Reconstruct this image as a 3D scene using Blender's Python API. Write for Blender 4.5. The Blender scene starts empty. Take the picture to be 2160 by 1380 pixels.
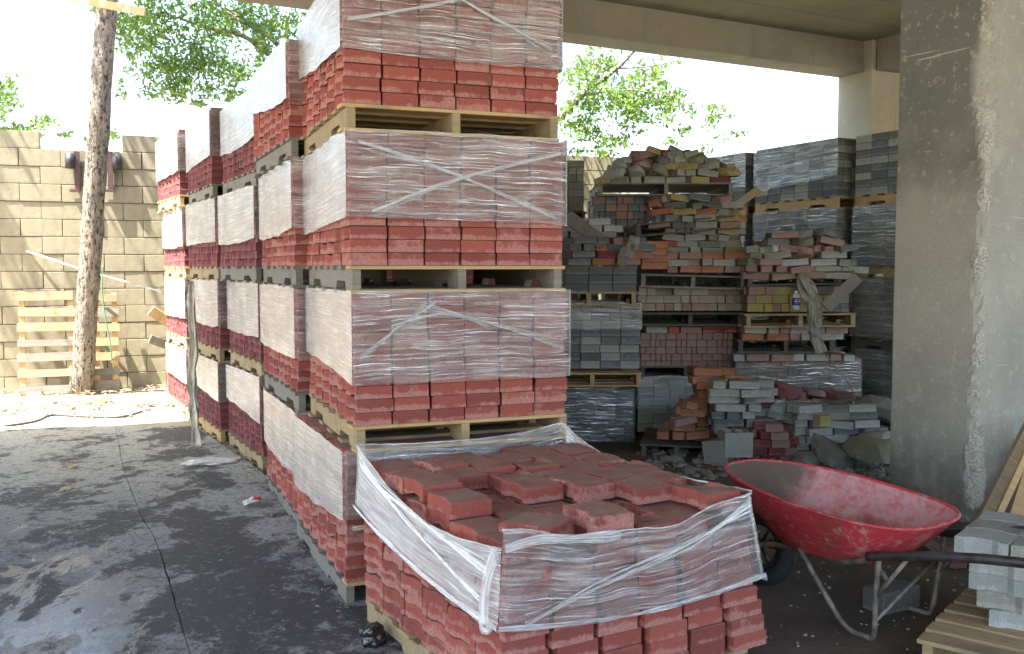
import bpy, bmesh, math, random
import numpy as np
from mathutils import Vector, Matrix, noise
R = math.radians
rnd = random.Random(7)
SC = bpy.context.scene
COL = SC.collection

# ------------------------------------------------------------------ camera, sky, sun, exposure
F, PH, EYE = 2000.0, R(3.58), 1.527
cd = bpy.data.cameras.new('camera'); cam = bpy.data.objects.new('camera', cd); COL.objects.link(cam)
cam.location = (0, 0, EYE); cam.rotation_euler = (R(90) - PH, 0, 0)
cd.sensor_width = 36; cd.lens = 36 * F / 2160; cd.clip_end = 600; cd.clip_start = .05
SC.camera = cam
SUN_EL, SUN_AZ = R(65), R(231)      # azimuth the light comes FROM, measured from +Y clockwise
w = bpy.data.worlds.new('World'); SC.world = w; w.use_nodes = True
nt = w.node_tree; nt.nodes.clear()
sky = nt.nodes.new('ShaderNodeTexSky'); sky.sky_type = 'NISHITA'; sky.sun_disc = False
sky.sun_elevation = SUN_EL; sky.sun_rotation = SUN_AZ; sky.air_density = 1.0; sky.dust_density = 2.5; sky.ozone_density = .8
bg = nt.nodes.new('ShaderNodeBackground'); bg.inputs['Strength'].default_value = .12
wo = nt.nodes.new('ShaderNodeOutputWorld')
nt.links.new(sky.outputs[0], bg.inputs[0]); nt.links.new(bg.outputs[0], wo.inputs[0])
sd = bpy.data.lights.new('sun', 'SUN'); sd.energy = 5; sd.angle = R(.5); sd.color = (1, .95, .86)
sun = bpy.data.objects.new('sun', sd); COL.objects.link(sun)
sv = Vector((math.sin(SUN_AZ) * math.cos(SUN_EL), math.cos(SUN_AZ) * math.cos(SUN_EL), math.sin(SUN_EL)))
sun.rotation_euler = sv.to_track_quat('Z', 'Y').to_euler()
SC.view_settings.view_transform = 'Standard'; SC.view_settings.look = 'None'
SC.view_settings.exposure = 2.82; SC.view_settings.gamma = 1; SC.view_settings.use_curve_mapping = False
SC.cycles.max_bounces = 10; SC.cycles.transparent_max_bounces = 24; SC.cycles.diffuse_bounces = 5
SC.cycles.caustics_reflective = False; SC.cycles.caustics_refractive = False; SC.cycles.sample_clamp_indirect = 8

# ------------------------------------------------------------------ photo measurements -> points in the place
def _ray(px, py):
    u = (px - 1080) / F; v = (690 - py) / F
    return u, math.cos(PH) + v * math.sin(PH), -math.sin(PH) + v * math.cos(PH)
def AZ(px, py, z=0.0):
    u, y, ww = _ray(px, py); t = (z - EYE) / ww
    return Vector((u * t, y * t, z))
def AD(px, py, d):
    u, y, ww = _ray(px, py); t = d / y
    return Vector((u * t, d, EYE + ww * t))

# ------------------------------------------------------------------ node helpers
class NT:
    def __init__(s, name):
        s.m = bpy.data.materials.new(name); s.m.use_nodes = True
        s.t = s.m.node_tree; s.t.nodes.clear(); s.out = s.n('OutputMaterial')
    def n(s, typ, **kw):
        nd = s.t.nodes.new('ShaderNode' + typ)
        for k, v in kw.items(): setattr(nd, k, v)
        return nd
    def l(s, a, b): s.t.links.new(a, b)
    def inp(s, nd, k, v):
        if hasattr(v, 'is_output') or isinstance(v, bpy.types.NodeSocket): s.l(v, nd.inputs[k])
        else: nd.inputs[k].default_value = v
    def mix(s, f, a, b, blend='MIX'):
        nd = s.n('Mix', data_type='RGBA', blend_type=blend)
        s.inp(nd, 0, f)
        s.inp(nd, 6, a if not isinstance(a, tuple) or len(a) == 4 else a + (1,)); s.inp(nd, 7, b if not isinstance(b, tuple) or len(b) == 4 else b + (1,))
        return nd.outputs[2]
    def math(s, op, a, b=None, c=None):
        nd = s.n('Math', operation=op); s.inp(nd, 0, a)
        if b is not None: s.inp(nd, 1, b)
        if c is not None: s.inp(nd, 2, c)
        return nd.outputs[0]
    def ramp(s, f, a, b, lo=0.0, hi=1.0):
        nd = s.n('MapRange'); nd.interpolation_type = 'SMOOTHSTEP'
        s.inp(nd, 0, f); s.inp(nd, 1, a); s.inp(nd, 2, b); s.inp(nd, 3, lo); s.inp(nd, 4, hi)
        return nd.outputs[0]
    def noise(s, vec, scale, detail=3, rough=.55, dist=0.0):
        nd = s.n('TexNoise'); s.inp(nd, 'Vector', vec); nd.inputs['Scale'].default_value = scale
        nd.inputs['Detail'].default_value = detail; nd.inputs['Roughness'].default_value = rough; nd.inputs['Distortion'].default_value = dist
        return nd.outputs[0]
    def vmap(s, vec, scale=(1, 1, 1), loc=(0, 0, 0)):
        nd = s.n('Mapping'); s.l(vec, nd.inputs[0]); nd.inputs[3].default_value = scale; nd.inputs[1].default_value = loc
        return nd.outputs[0]
    def bsdf(s, col, rough=.8, normal=None, spec=.4, metal=0.0):
        b = s.n('BsdfPrincipled'); s.inp(b, 'Base Color', col if not isinstance(col, tuple) or len(col) == 4 else col + (1,))
        s.inp(b, 'Roughness', rough); b.inputs['Specular IOR Level'].default_value = spec; s.inp(b, 'Metallic', metal)
        if normal is not None: s.l(normal, b.inputs['Normal'])
        return b
    def bump(s, h, strength=.4, dist=.01):
        nd = s.n('Bump'); nd.inputs['Strength'].default_value = strength; nd.inputs['Distance'].default_value = dist
        s.l(h, nd.inputs['Height']); return nd.outputs[0]
    def fin(s, b): s.l(b.outputs[0], s.out.inputs[0]); return s.m
    def objvec(s, k=13.0):
        tc = s.n('TexCoord'); oi = s.n('ObjectInfo')
        ad = s.n('VectorMath', operation='ADD'); s.l(tc.outputs['Object'], ad.inputs[0])
        mu = s.n('VectorMath', operation='SCALE'); mu.inputs[0].default_value = (1, 1.7, .6); sc_ = s.math('MULTIPLY', oi.outputs['Random'], k); s.l(sc_, mu.inputs['Scale'])
        s.l(mu.outputs[0], ad.inputs[1]); return ad.outputs[0], oi.outputs['Random'], tc

def stone(name, c1, c2, bloom, bloom_amt=.5, dust=(.22, .17, .13), dust_amt=.6, bump=.6):
    n = NT(name); v, r, tc = n.objvec()
    col = n.mix(r, c1, c2)
    r2 = n.math('FRACT', n.math('MULTIPLY', r, 17.3))
    mid = n.noise(v, 16, 4, .65); fine = n.noise(v, 140, 3, .6)
    vert = n.noise(n.vmap(v, (60, 60, 6)), 1, 3)
    sx = n.n('SeparateXYZ'); n.l(tc.outputs['Object'], sx.inputs[0])
    low = n.ramp(sx.outputs[2], .035, .008)                         # lime bloom gathers along the lower arris
    m = n.math('ADD', n.math('MULTIPLY', low, .35), n.math('ADD', mid, n.math('MULTIPLY', vert, .25)))
    m = n.math('ADD', m, n.math('MULTIPLY', r2, .42))
    mask = n.ramp(m, .92, 1.14, 0, bloom_amt)
    col = n.mix(mask, col, bloom)
    col = n.mix(n.ramp(fine, .40, .62, 0, .45), col, tuple(x * .5 for x in c1))
    col = n.mix(n.ramp(fine, .66, .74, 0, .5), col, tuple(min(1, x * 1.15 + .06) for x in bloom))
    g = n.n('NewGeometry'); sg = n.n('SeparateXYZ'); n.l(g.outputs['Normal'], sg.inputs[0])
    up = n.math('MULTIPLY', n.ramp(sg.outputs[2], .6, .95), n.ramp(n.noise(v, 9, 4), .3, .6, .35, 1))
    col = n.mix(n.math('MULTIPLY', up, dust_amt), col, dust)
    return n.fin(n.bsdf(col, .88, n.bump(n.math('ADD', fine, n.math('MULTIPLY', mid, .6)), bump, .004), .25))

M = {}
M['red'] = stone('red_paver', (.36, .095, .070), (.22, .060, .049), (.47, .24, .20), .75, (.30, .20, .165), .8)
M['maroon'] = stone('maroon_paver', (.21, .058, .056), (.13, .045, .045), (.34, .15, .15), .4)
M['slate'] = stone('slate_paver', (.155, .16, .148), (.10, .106, .10), (.24, .27, .27), .65, (.14, .14, .13))
M['grey'] = stone('grey_paver', (.34, .335, .285), (.245, .245, .215), (.44, .44, .39), .5, (.2, .2, .18))
M['pale'] = stone('pale_grey_paver', (.38, .40, .37), (.29, .31, .29), (.5, .52, .5), .5, (.32, .31, .28))
M['beige'] = stone('beige_paver', (.34, .29, .22), (.27, .235, .18), (.45, .41, .34), .5)
M['yellow'] = stone('yellow_paver', (.34, .27, .10), (.27, .22, .10), (.5, .42, .22), .4)
M['orange'] = stone('orange_paver', (.38, .155, .08), (.27, .11, .065), (.55, .28, .17), .4)
M['brown'] = stone('brown_paver', (.31, .19, .16), (.24, .155, .13), (.4, .28, .24), .4)
M['olive'] = stone('olive_paver', (.25, .25, .17), (.2, .2, .14), (.34, .34, .26), .4)

def wood(name, c1, c2, dark=.5):
    n = NT(name); v, r, tc = n.objvec(9)
    gr = n.noise(n.vmap(v, (3, 40, 40)), 1.6, 4, .6, .4); bl = n.noise(v, 5, 3)
    col = n.mix(r, c1, c2); col = n.mix(n.ramp(gr, .35, .7, 0, dark), col, tuple(x * .45 for x in c1))
    col = n.mix(n.ramp(bl, .5, .75, 0, .5), col, (.12, .105, .09))
    return n.fin(n.bsdf(col, .85, n.bump(gr, .4, .004), .2))
M['wood_new'] = wood('new_pallet_wood', (.55, .37, .17), (.47, .33, .18), .35)
M['wood_tan'] = wood('tan_pallet_wood', (.42, .31, .17), (.32, .25, .15))
M['wood_grey'] = wood('weathered_pallet_wood', (.25, .225, .185), (.20, .19, .165))
M['wood_dark'] = wood('dark_wood', (.13, .115, .095), (.10, .09, .075))
M['plywood'] = wood('plywood', (.55, .35, .17), (.5, .32, .16), .25)

def film_mat(name, base, streaky, haze):
    n = NT(name)
    uv = n.n('UVMap'); s = n.n('SeparateXYZ'); n.l(uv.outputs[0], s.inputs[0])
    oi = n.n('ObjectInfo'); off = n.math('MULTIPLY', oi.outputs['Random'], 37)
    c = n.n('CombineXYZ'); n.l(s.outputs[0], c.inputs[0]); n.l(s.outputs[1], c.inputs[1]); n.l(off, c.inputs[2])
    warp = n.noise(c.outputs[0], 4.5, 2)
    vv = n.math('ADD', s.outputs[1], n.math('MULTIPLY', warp, .035))
    c2 = n.n('CombineXYZ'); n.l(s.outputs[0], c2.inputs[0]); n.l(vv, c2.inputs[1]); n.l(off, c2.inputs[2])
    fine = n.noise(n.vmap(c2.outputs[0], (3.2, 190, 1)), 1, 3, .6)
    mid = n.noise(n.vmap(c2.outputs[0], (1.8, 85, 1)), 1, 3, .62)
    big = n.noise(c.outputs[0], 5, 3)
    h = n.math('ADD', n.math('MULTIPLY', fine, .55), n.math('MULTIPLY', mid, 1.0))
    opac = n.math('ADD', n.ramp(mid, .47, .66, 0, streaky), n.ramp(fine, .52, .68, 0, streaky * .9))
    opac = n.math('MULTIPLY', n.math('ADD', opac, base), n.ramp(big, .32, .68, .45, 1.35))
    lw = n.n('LayerWeight'); lw.inputs[0].default_value = .5            # seen aslant the light path through the layers is longer
    opac = n.math('ADD', opac, n.ramp(lw.outputs['Facing'], .35, .72, 0, .42))
    opac = n.math('MINIMUM', opac, .96)
    nb = n.bump(h, .6, .010); nd_ = n.bump(h, .25, .010)
    d = n.n('BsdfDiffuse'); d.inputs[0].default_value = haze + (1,); n.l(nd_, d.inputs['Normal'])
    tr = n.n('BsdfTranslucent'); tr.inputs[0].default_value = haze + (1,)
    dm = n.n('MixShader'); dm.inputs[0].default_value = .08; n.l(d.outputs[0], dm.inputs[1]); n.l(tr.outputs[0], dm.inputs[2])
    gl = n.n('BsdfGlossy'); gl.inputs['Roughness'].default_value = .16; gl.inputs[0].default_value = (1, 1, 1, 1); n.l(nb, gl.inputs['Normal'])
    tp = n.n('BsdfTransparent'); tp.inputs[0].default_value = (.97, .97, .97, 1)
    m1 = n.n('MixShader'); n.l(opac, m1.inputs[0]); n.l(tp.outputs[0], m1.inputs[1]); n.l(dm.outputs[0], m1.inputs[2])
    fr = n.n('Fresnel'); fr.inputs[0].default_value = 1.45; n.l(nd_, fr.inputs['Normal'])
    f2 = n.math('MINIMUM', n.math('ADD', n.math('MULTIPLY', fr.outputs[0], 1.1), n.ramp(fine, .56, .64, 0, .42)), .85)
    m2 = n.n('MixShader'); n.l(f2, m2.inputs[0]); n.l(m1.outputs[0], m2.inputs[1]); n.l(gl.outputs[0], m2.inputs[2])
    n.l(m2.outputs[0], n.out.inputs[0]); return n.m
M['film'] = film_mat('stretch_film', .11, .205, (.86, .85, .81))
M['film_thick'] = film_mat('gathered_stretch_film', .30, .45, (.96, .96, .95))
M['film_black'] = film_mat('dark_old_film', .55, .2, (.15, .15, .14))

def plain(name, c, rough=.6, metal=0., spec=.5, var=.15, scale=30, bump=.1):
    n = NT(name); v, r, tc = n.objvec()
    f = n.noise(v, scale, 4)
    col = n.mix(n.ramp(f, .35, .7), c, tuple(x * (1 - var * 2) for x in c))
    return n.fin(n.bsdf(col, rough, n.bump(f, bump, .004), spec, metal))
M['black_metal'] = plain('black_metal', (.03, .03, .035), .5)
M['rubber'] = plain('tyre_rubber', (.035, .037, .04), .8)
M['grips'] = plain('dark_handle', (.045, .04, .042), .45, 0, .5, .3, 20)
M['steel'] = plain('dirty_steel', (.23, .205, .17), .65, .2, .5, .3, 18, .3)
M['rust'] = plain('rusty_maroon_steel', (.09, .045, .045), .7)
M['white_cable'] = plain('white_cable', (.6, .6, .58), .6)
M['black_cable'] = plain('black_cable', (.04, .04, .04), .6)
M['paper'] = plain('white_paper', (.6, .6, .56), .8, 0, .3, .25, 25, .4)
M['vine'] = plain('green_twine', (.06, .22, .10), .7)
M['rag'] = plain('dusty_plastic', (.27, .25, .20), .75, 0, .4, .3, 14, .8)
M['bottle_clear'] = plain('bottle_plastic', (.62, .66, .62), .15)
M['bottle_blue'] = plain('blue_label', (.02, .08, .42), .4)
M['emblem_red'] = plain('red_print', (.6, .03, .04), .4)
M['emblem_white'] = plain('white_print', (.8, .8, .8), .4)
M['rock'] = stone('rock', (.20, .20, .17), (.11, .105, .09), (.3, .3, .27), .4, (.17, .15, .12))

def concrete(name, c, c2, stain, dark, pits=True, form=False):
    n = NT(name); tc = n.n('TexCoord'); v = tc.outputs['Object']
    a = n.noise(v, 1.3, 5, .6, .3); b = n.noise(v, 7, 5, .65); f = n.noise(v, 90, 3)
    col = n.mix(n.ramp(a, .35, .65), c, c2)
    col = n.mix(n.ramp(b, .55, .75, 0, .5), col, stain)
    col = n.mix(n.ramp(n.noise(n.vmap(v, (5, 5, .7)), 1, 4), .55, .75, 0, .45), col, dark)
    h = n.math('ADD', b, n.math('MULTIPLY', f, .3))
    col = n.mix(n.ramp(f, .3, .7, 0, .25), col, dark)
    if pits:
        vo = n.n('TexVoronoi'); n.l(v, vo.inputs[0]); vo.inputs['Scale'].default_value = 9
        pm = n.ramp(vo.outputs[0], .05, .03); pm = n.math('MULTIPLY', pm, n.ramp(n.noise(v, 3, 2), .5, .55))
        col = n.mix(pm, col, tuple(x * .4 for x in dark)); h = n.math('SUBTRACT', h, pm)
    sw = n.noise(n.vmap(v, (.8, .8, 22)), 1, 3); sm = n.ramp(sw, .72, .76, 0, .5)
    col = n.mix(sm, col, tuple(min(1, x * 1.5) for x in c))
    if form:
        wv = n.n('TexWave'); wv.bands_direction = 'Y'; n.l(v, wv.inputs[0]); wv.inputs['Scale'].default_value = .42; wv.inputs['Distortion'].default_value = .2
        col = n.mix(n.ramp(wv.outputs[1], .93, 1.0, 0, .35), col, dark)
    return n.fin(n.bsdf(col, .85, n.bump(h, .35, .012), .3))
M['beam'] = concrete('beam_concrete', (.27, .255, .20), (.21, .20, .165), (.33, .31, .25), (.12, .115, .10))
M['ceiling'] = concrete('ceiling_concrete', (.27, .255, .16), (.21, .20, .135), (.32, .30, .21), (.14, .13, .10), False, True)
M['plaster'] = concrete('column_concrete', (.42, .39, .30), (.36, .34, .27), (.5, .47, .37), (.2, .19, .16))
M['masonry'] = concrete('block_concrete', (.32, .28, .19), (.245, .215, .15), (.40, .36, .27), (.15, .13, .095))
M['mortar'] = concrete('mortar', (.23, .205, .155), (.18, .16, .12), (.3, .27, .2), (.1, .09, .07))

def pillar_mat():
    n = NT('pillar_concrete'); tc = n.n('TexCoord'); v = tc.outputs['Object']
    sp = n.n('SeparateXYZ'); n.l(v, sp.inputs[0])
    b = n.noise(v, 4, 5, .65); f = n.noise(v, 70, 4, .7); a = n.noise(v, 1.1, 4)
    col = n.mix(n.ramp(a, .35, .65), (.39, .375, .31), (.29, .28, .24))
    col = n.mix(n.ramp(b, .52, .72, 0, .55), col, (.47, .45, .37))
    streak = n.noise(n.vmap(v, (9, 9, 1.1)), 1, 4); col = n.mix(n.ramp(streak, .55, .8, 0, .6), col, (.42, .385, .31))
    # soot stain with a shape of its own, high on the left face
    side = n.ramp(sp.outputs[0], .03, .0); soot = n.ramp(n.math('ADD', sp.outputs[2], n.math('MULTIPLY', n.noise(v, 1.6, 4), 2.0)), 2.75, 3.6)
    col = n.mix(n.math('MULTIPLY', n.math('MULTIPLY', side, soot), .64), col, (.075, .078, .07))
    col = n.mix(n.ramp(f, .52, .64, 0, .35), col, (.16, .15, .125)); col = n.mix(n.ramp(n.noise(v, 16, 5, .75), .56, .64, 0, .45), col, (.50, .48, .41))
    grime = n.ramp(n.math('ADD', sp.outputs[2], n.math('MULTIPLY', b, .6)), .85, .35, 0, .75)
    col = n.mix(grime, col, (.09, .085, .075))
    # bare aggregate along the broken arris (x near 0, y near 0)
    dd = n.math('ADD', n.math('ABSOLUTE', sp.outputs[0]), n.math('ABSOLUTE', sp.outputs[1]))
    brk = n.noise(n.vmap(v, (1, 1, 1)), 2.2, 5, .7)
    lowz = n.ramp(sp.outputs[2], 1.15, .3, 0, .05); hiz = n.math('MULTIPLY', n.ramp(sp.outputs[2], 2.1, 2.4), n.ramp(sp.outputs[2], 3.1, 2.8, 0, .05))
    thr = n.math('ADD', n.math('ADD', n.math('ADD', lowz, hiz), .022), n.math('MULTIPLY', n.math('SUBTRACT', brk, .46), .34))
    am = n.ramp(n.math('SUBTRACT', dd, thr), .012, -.012)
    vo = n.n('TexVoronoi'); n.l(v, vo.inputs[0]); vo.inputs['Scale'].default_value = 75; vo.inputs['Randomness'].default_value = 1
    agg = n.mix(n.ramp(n.math('ADD', vo.outputs[0], n.math('MULTIPLY', f, .5)), .55, .95), (.52, .50, .43), (.34, .32, .27)); agg = n.mix(n.ramp(b, .4, .65, 0, .8), agg, (.46, .44, .37))
    col = n.mix(am, col, agg)
    sw = n.noise(n.vmap(v, (1.4, 1.4, 30), (3, 1, 0)), 1, 3); col = n.mix(n.ramp(sw, .68, .72, 0, .6), col, (.55, .53, .46))
    h = n.math('ADD', n.math('MULTIPLY', f, .35), n.math('MULTIPLY', n.math('MULTIPLY', vo.outputs[0], am), 1.2)); h = n.math('ADD', h, b)
    return n.fin(n.bsdf(col, .88, n.bump(h, .55, .014), .25))
M['pillar'] = pillar_mat()

def drive_mat():
    n = NT('stained_driveway'); tc = n.n('TexCoord'); v = tc.outputs['Object']
    a = n.noise(n.vmap(v, (1, .8, 1)), 1.9, 7, .68, .5); b = n.noise(v, 7, 7, .75, .4); f = n.noise(v, 60, 4, .6); c = n.noise(n.vmap(v, (1, .5, 1), (7, 3, 0)), .8, 3)
    col = n.mix(n.ramp(c, .38, .62), (.31, .315, .325), (.19, .197, .215))
    sp = n.n('SeparateXYZ'); n.l(v, sp.inputs[0])
    far = n.ramp(n.math('ADD', sp.outputs[1], n.math('MULTIPLY', a, 1.5)), 5.2, 8.6)                         # the far end is paler beige, with fewer oil stains
    col = n.mix(far, col, (.50, .475, .41))
    st = n.math('ADD', n.math('MULTIPLY', a, .62), n.math('MULTIPLY', b, .38))
    st = n.math('SUBTRACT', st, n.math('MULTIPLY', far, .045))
    tr1 = n.math('ADD', n.math('SUBTRACT', sp.outputs[0], -1.05), n.math('MULTIPLY', n.math('SUBTRACT', sp.outputs[1], 3.75), .42))      # oil-dark tyre track
    st = n.math('ADD', st, n.ramp(n.math('ABSOLUTE', tr1), .38, .1, -.01, .055))
    sm = n.ramp(st, .462, .512); col = n.mix(n.math('MULTIPLY', sm, .85), col, (.03, .03, .036))
    det = n.noise(n.vmap(v, (1, .9, 1), (1, 9, 0)), 24, 6, .8); col = n.mix(n.ramp(det, .51, .62, 0, .7), col, (.05, .05, .056)); col = n.mix(n.ramp(det, .43, .35, 0, .5), col, (.40, .41, .43))
    col = n.mix(n.ramp(b, .62, .68, 0, .6), col, (.36, .38, .40))
    col = n.mix(n.ramp(f, .55, .75, 0, .35), col, (.06, .06, .06))
    wn = n.noise(n.vmap(v, (1.3, .5, 1), (2.3, 0, 0)), 3.2, 6, .7, .4)
    cx = n.math('ADD', n.math('ADD', sp.outputs[0], 1.75), n.math('MULTIPLY', n.math('SUBTRACT', sp.outputs[1], 3.75), .5))   # a damp track runs down the slab
    band = n.ramp(n.math('ABSOLUTE', cx), .55, .05, 0, .16)
    wet = n.ramp(n.math('ADD', n.math('ADD', wn, band), n.ramp(sp.outputs[1], 5.3, 4.3, -.12, 0)), .57, .66)
    rough = n.math('ADD', n.ramp(wet, 0, 1, .50, .12), n.math('MULTIPLY', f, .15))
    h = n.math('ADD', b, n.math('MULTIPLY', f, .25))
    d2 = n.noise(v, 70, 5, .8); col = n.mix(n.ramp(d2, .50, .62, 0, .6), col, (.045, .045, .05))
    col = n.mix(n.math('MULTIPLY', wet, .5), col, (.05, .05, .055))
    bs = n.bsdf(col, rough, n.bump(h, .3, .006), .5); n.l(n.ramp(wet, 0, 1, .16, .9), bs.inputs['Specular IOR Level'])
    return n.fin(bs)
M['drive'] = drive_mat()
def dirt_mat(name, c1, c2, c3):
    n = NT(name); tc = n.n('TexCoord'); v = tc.outputs['Object']
    a = n.noise(v, 1.4, 5, .6, .3); b = n.noise(v, 9, 5, .7); f = n.noise(v, 70, 3)
    col = n.mix(n.ramp(a, .38, .62), c1, c2); col = n.mix(n.ramp(b, .6, .72, 0, .5), col, c3); col = n.mix(n.ramp(f, .68, .74, 0, .6), col, c3)
    return n.fin(n.bsdf(col, .9, n.bump(n.math('ADD', b, n.math('MULTIPLY', f, .4)), .7, .02), .2))
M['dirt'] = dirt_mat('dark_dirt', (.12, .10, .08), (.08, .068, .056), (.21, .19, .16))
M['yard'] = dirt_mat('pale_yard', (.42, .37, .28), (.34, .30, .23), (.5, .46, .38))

def leaf_mat(name, c, t):
    n = NT(name); g = n.n('NewGeometry'); r = g.outputs['Random Per Island']
    col = n.mix(r, c, tuple(x * .55 for x in c)); tcol = n.mix(n.math('FRACT', n.math('MULTIPLY', r, 7.7)), t, tuple(x * .30 for x in t))
    d = n.bsdf(col, .5); tr = n.n('BsdfTranslucent'); n.l(tcol, tr.inputs[0])
    m = n.n('MixShader'); m.inputs[0].default_value = .5; n.l(d.outputs[0], m.inputs[1]); n.l(tr.outputs[0], m.inputs[2])
    n.l(m.outputs[0], n.out.inputs[0]); return n.m
M['leaf'] = leaf_mat('green_leaf', (.08, .14, .035), (.34, .52, .10))
M['leaf_dry'] = leaf_mat('dry_leaf', (.52, .44, .32), (.3, .22, .12))
def bark_mat():
    n = NT('pole_bark'); tc = n.n('TexCoord'); v = tc.outputs['Object']
    a = n.noise(n.vmap(v, (22, 22, 3)), 1, 5, .7, .5); b = n.noise(v, 14, 4, .7); vo = n.noise(n.vmap(v, (1, 1, .45)), 28, 3, .7)
    col = n.mix(n.ramp(a, .35, .65), (.30, .25, .19), (.14, .12, .11)); col = n.mix(n.ramp(b, .5, .7, 0, .6), col, (.38, .34, .27))
    col = n.mix(n.ramp(vo, .47, .40, 0, .9), col, (.035, .03, .03))
    return n.fin(n.bsdf(col, .9, n.bump(n.math('ADD', a, vo), 1, .03), .2))
M['bark'] = bark_mat()
def barrow_paint(name, inside):
    n = NT(name); v, r, tc = n.objvec(0)
    a = n.noise(v, 5, 5, .7); b = n.noise(v, 22, 5, .75); s = n.n('SeparateXYZ'); n.l(tc.outputs['Object'], s.inputs[0])
    col = n.mix(n.ramp(b, .45, .7, 0, .5), (.45, .038, .05), (.26, .028, .036))
    scr = n.noise(n.vmap(v, (2, 45, 30)), 1.5, 4, .7); col = n.mix(n.ramp(scr, .56, .66, 0, .5), col, (.50, .27, .25)); col = n.mix(n.ramp(n.noise(v, 3.1, 4), .5, .68, 0, .6), col, (.20, .06, .05))
    if inside:
        col = n.mix(n.ramp(n.math('ADD', b, n.math('MULTIPLY', a, .6)), .55, .9, .2, .9), col, (.52, .30, .29))
        cem = n.ramp(n.math('ADD', s.outputs[0], n.math('MULTIPLY', a, .35)), .34, .16)     # dried cement at the nose
        col = n.mix(n.math('MULTIPLY', cem, .92), col, (.075, .065, .048))
        bot = n.ramp(n.math('ADD', s.outputs[2], n.math('MULTIPLY', a, .12)), .44, .37); col = n.mix(n.math('MULTIPLY', bot, .8), col, (.09, .045, .04))
    else:
        col = n.mix(n.ramp(n.math('ADD', b, a), 1.02, 1.25, 0, .7), col, (.5, .30, .24))
        col = n.mix(n.ramp(a, .62, .7, 0, .8), col, (.24, .13, .07))
    return n.fin(n.bsdf(col, n.ramp(b, .3, .7, .35, .65), n.bump(b, .2, .004), .4))
M['paint_in'] = barrow_paint('worn_red_paint_inside', True); M['paint_out'] = barrow_paint('worn_red_paint', False)

# ------------------------------------------------------------------ mesh and object helpers
def mesh(name, V, Fc, mat=None, smooth=False, uv=None):
    me = bpy.data.meshes.new(name); me.from_pydata([tuple(p) for p in V], [], Fc); me.update()
    if mat: me.materials.append(M[mat] if isinstance(mat, str) else mat)
    if smooth: me.polygons.foreach_set('use_smooth', [True] * len(me.polygons))
    if uv is not None:
        ul = me.uv_layers.new(name='UVMap'); vi = [0] * len(me.loops); me.loops.foreach_get('vertex_index', vi)
        ul.data.foreach_set('uv', [c for i in vi for c in uv[i]])
    return me
def ob(name, me, parent=None, loc=(0, 0, 0), rot=(0, 0, 0), kind=None, label=None, cat=None, group=None):
    o = bpy.data.objects.new(name, me); COL.objects.link(o); o.location = loc; o.rotation_euler = rot
    if parent is not None: o.parent = parent
    for k, v in (('kind', kind), ('label', label), ('category', cat), ('group', group)):
        if v: o[k] = v
    return o
def thing(name, label, cat, loc=(0, 0, 0), rz=0, group=None, rot=None):
    o = ob(name, None, None, loc, rot or (0, 0, rz), None, label, cat, group); o.empty_display_size = .05; return o
class B:
    "collects boxes / tubes into one mesh"
    def __init__(s): s.V = []; s.F = []
    def add(s, V, Fc):
        k = len(s.V); s.V += [tuple(p) for p in V]; s.F += [tuple(i + k for i in f) for f in Fc]; return s
    def box(s, x0, x1, y0, y1, z0, z1, T=None):
        V = [Vector(p) for p in ((x0, y0, z0), (x1, y0, z0), (x1, y1, z0), (x0, y1, z0), (x0, y0, z1), (x1, y0, z1), (x1, y1, z1), (x0, y1, z1))]
        if T: V = [T @ p for p in V]
        return s.add(V, [(0, 3, 2, 1), (4, 5, 6, 7), (0, 1, 5, 4), (1, 2, 6, 5), (2, 3, 7, 6), (3, 0, 4, 7)])
    def tube(s, pts, rad, n=8, wob=0):
        pts = [Vector(p) for p in pts]; rs = rad if isinstance(rad, (list, tuple)) else [rad] * len(pts); V = []
        for i, p in enumerate(pts):
            d = (pts[min(i + 1, len(pts) - 1)] - pts[max(i - 1, 0)]).normalized()
            a = d.cross(Vector((0, 0, 1)) if abs(d.z) < .9 else Vector((0, 1, 0))).normalized(); b = d.cross(a)
            for k in range(n):
                t = 2 * math.pi * k / n; r = rs[i] * (1 + wob * noise.noise(p * 4 + Vector((k, i * .7, 0))))
                V.append(p + (a * math.cos(t) + b * math.sin(t)) * r)
        Fc = [(i * n + k, i * n + (k + 1) % n, (i + 1) * n + (k + 1) % n, (i + 1) * n + k) for i in range(len(pts) - 1) for k in range(n)]
        Fc += [tuple(range(n - 1, -1, -1)), tuple((len(pts) - 1) * n + k for k in range(n))]
        return s.add(V, Fc)
    def mesh(s, name, mat, smooth=False): return mesh(name, s.V, s.F, mat, smooth)
def box_mesh(name, sx, sy, sz, mat, bev=.003, org=(0, 0, 0)):
    "box with chamfered vertical and top arrises, base at z=0, centred in x,y"
    bm = bmesh.new(); bmesh.ops.create_cube(bm, size=1)
    for v in bm.verts: v.co = Vector((v.co.x * sx + org[0], v.co.y * sy + org[1], (v.co.z + .5) * sz + org[2]))
    if bev: bmesh.ops.bevel(bm, geom=bm.edges[:], offset=bev, segments=1, affect='EDGES')
    me = bpy.data.meshes.new(name); bm.to_mesh(me); bm.free(); me.materials.append(M[mat]); return me
def catmull(pts, n=6):
    P = [Vector(p) for p in pts]; P = [P[0]] + P + [P[-1]]; out = []
    for i in range(1, len(P) - 2):
        for k in range(n):
            t = k / n; a, b, c, d = P[i - 1], P[i], P[i + 1], P[i + 2]
            out.append(.5 * ((2 * b) + (c - a) * t + (2 * a - 5 * b + 4 * c - d) * t * t + (3 * b - a - 3 * c + d) * t ** 3))
    out.append(P[-2]); return out

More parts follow.
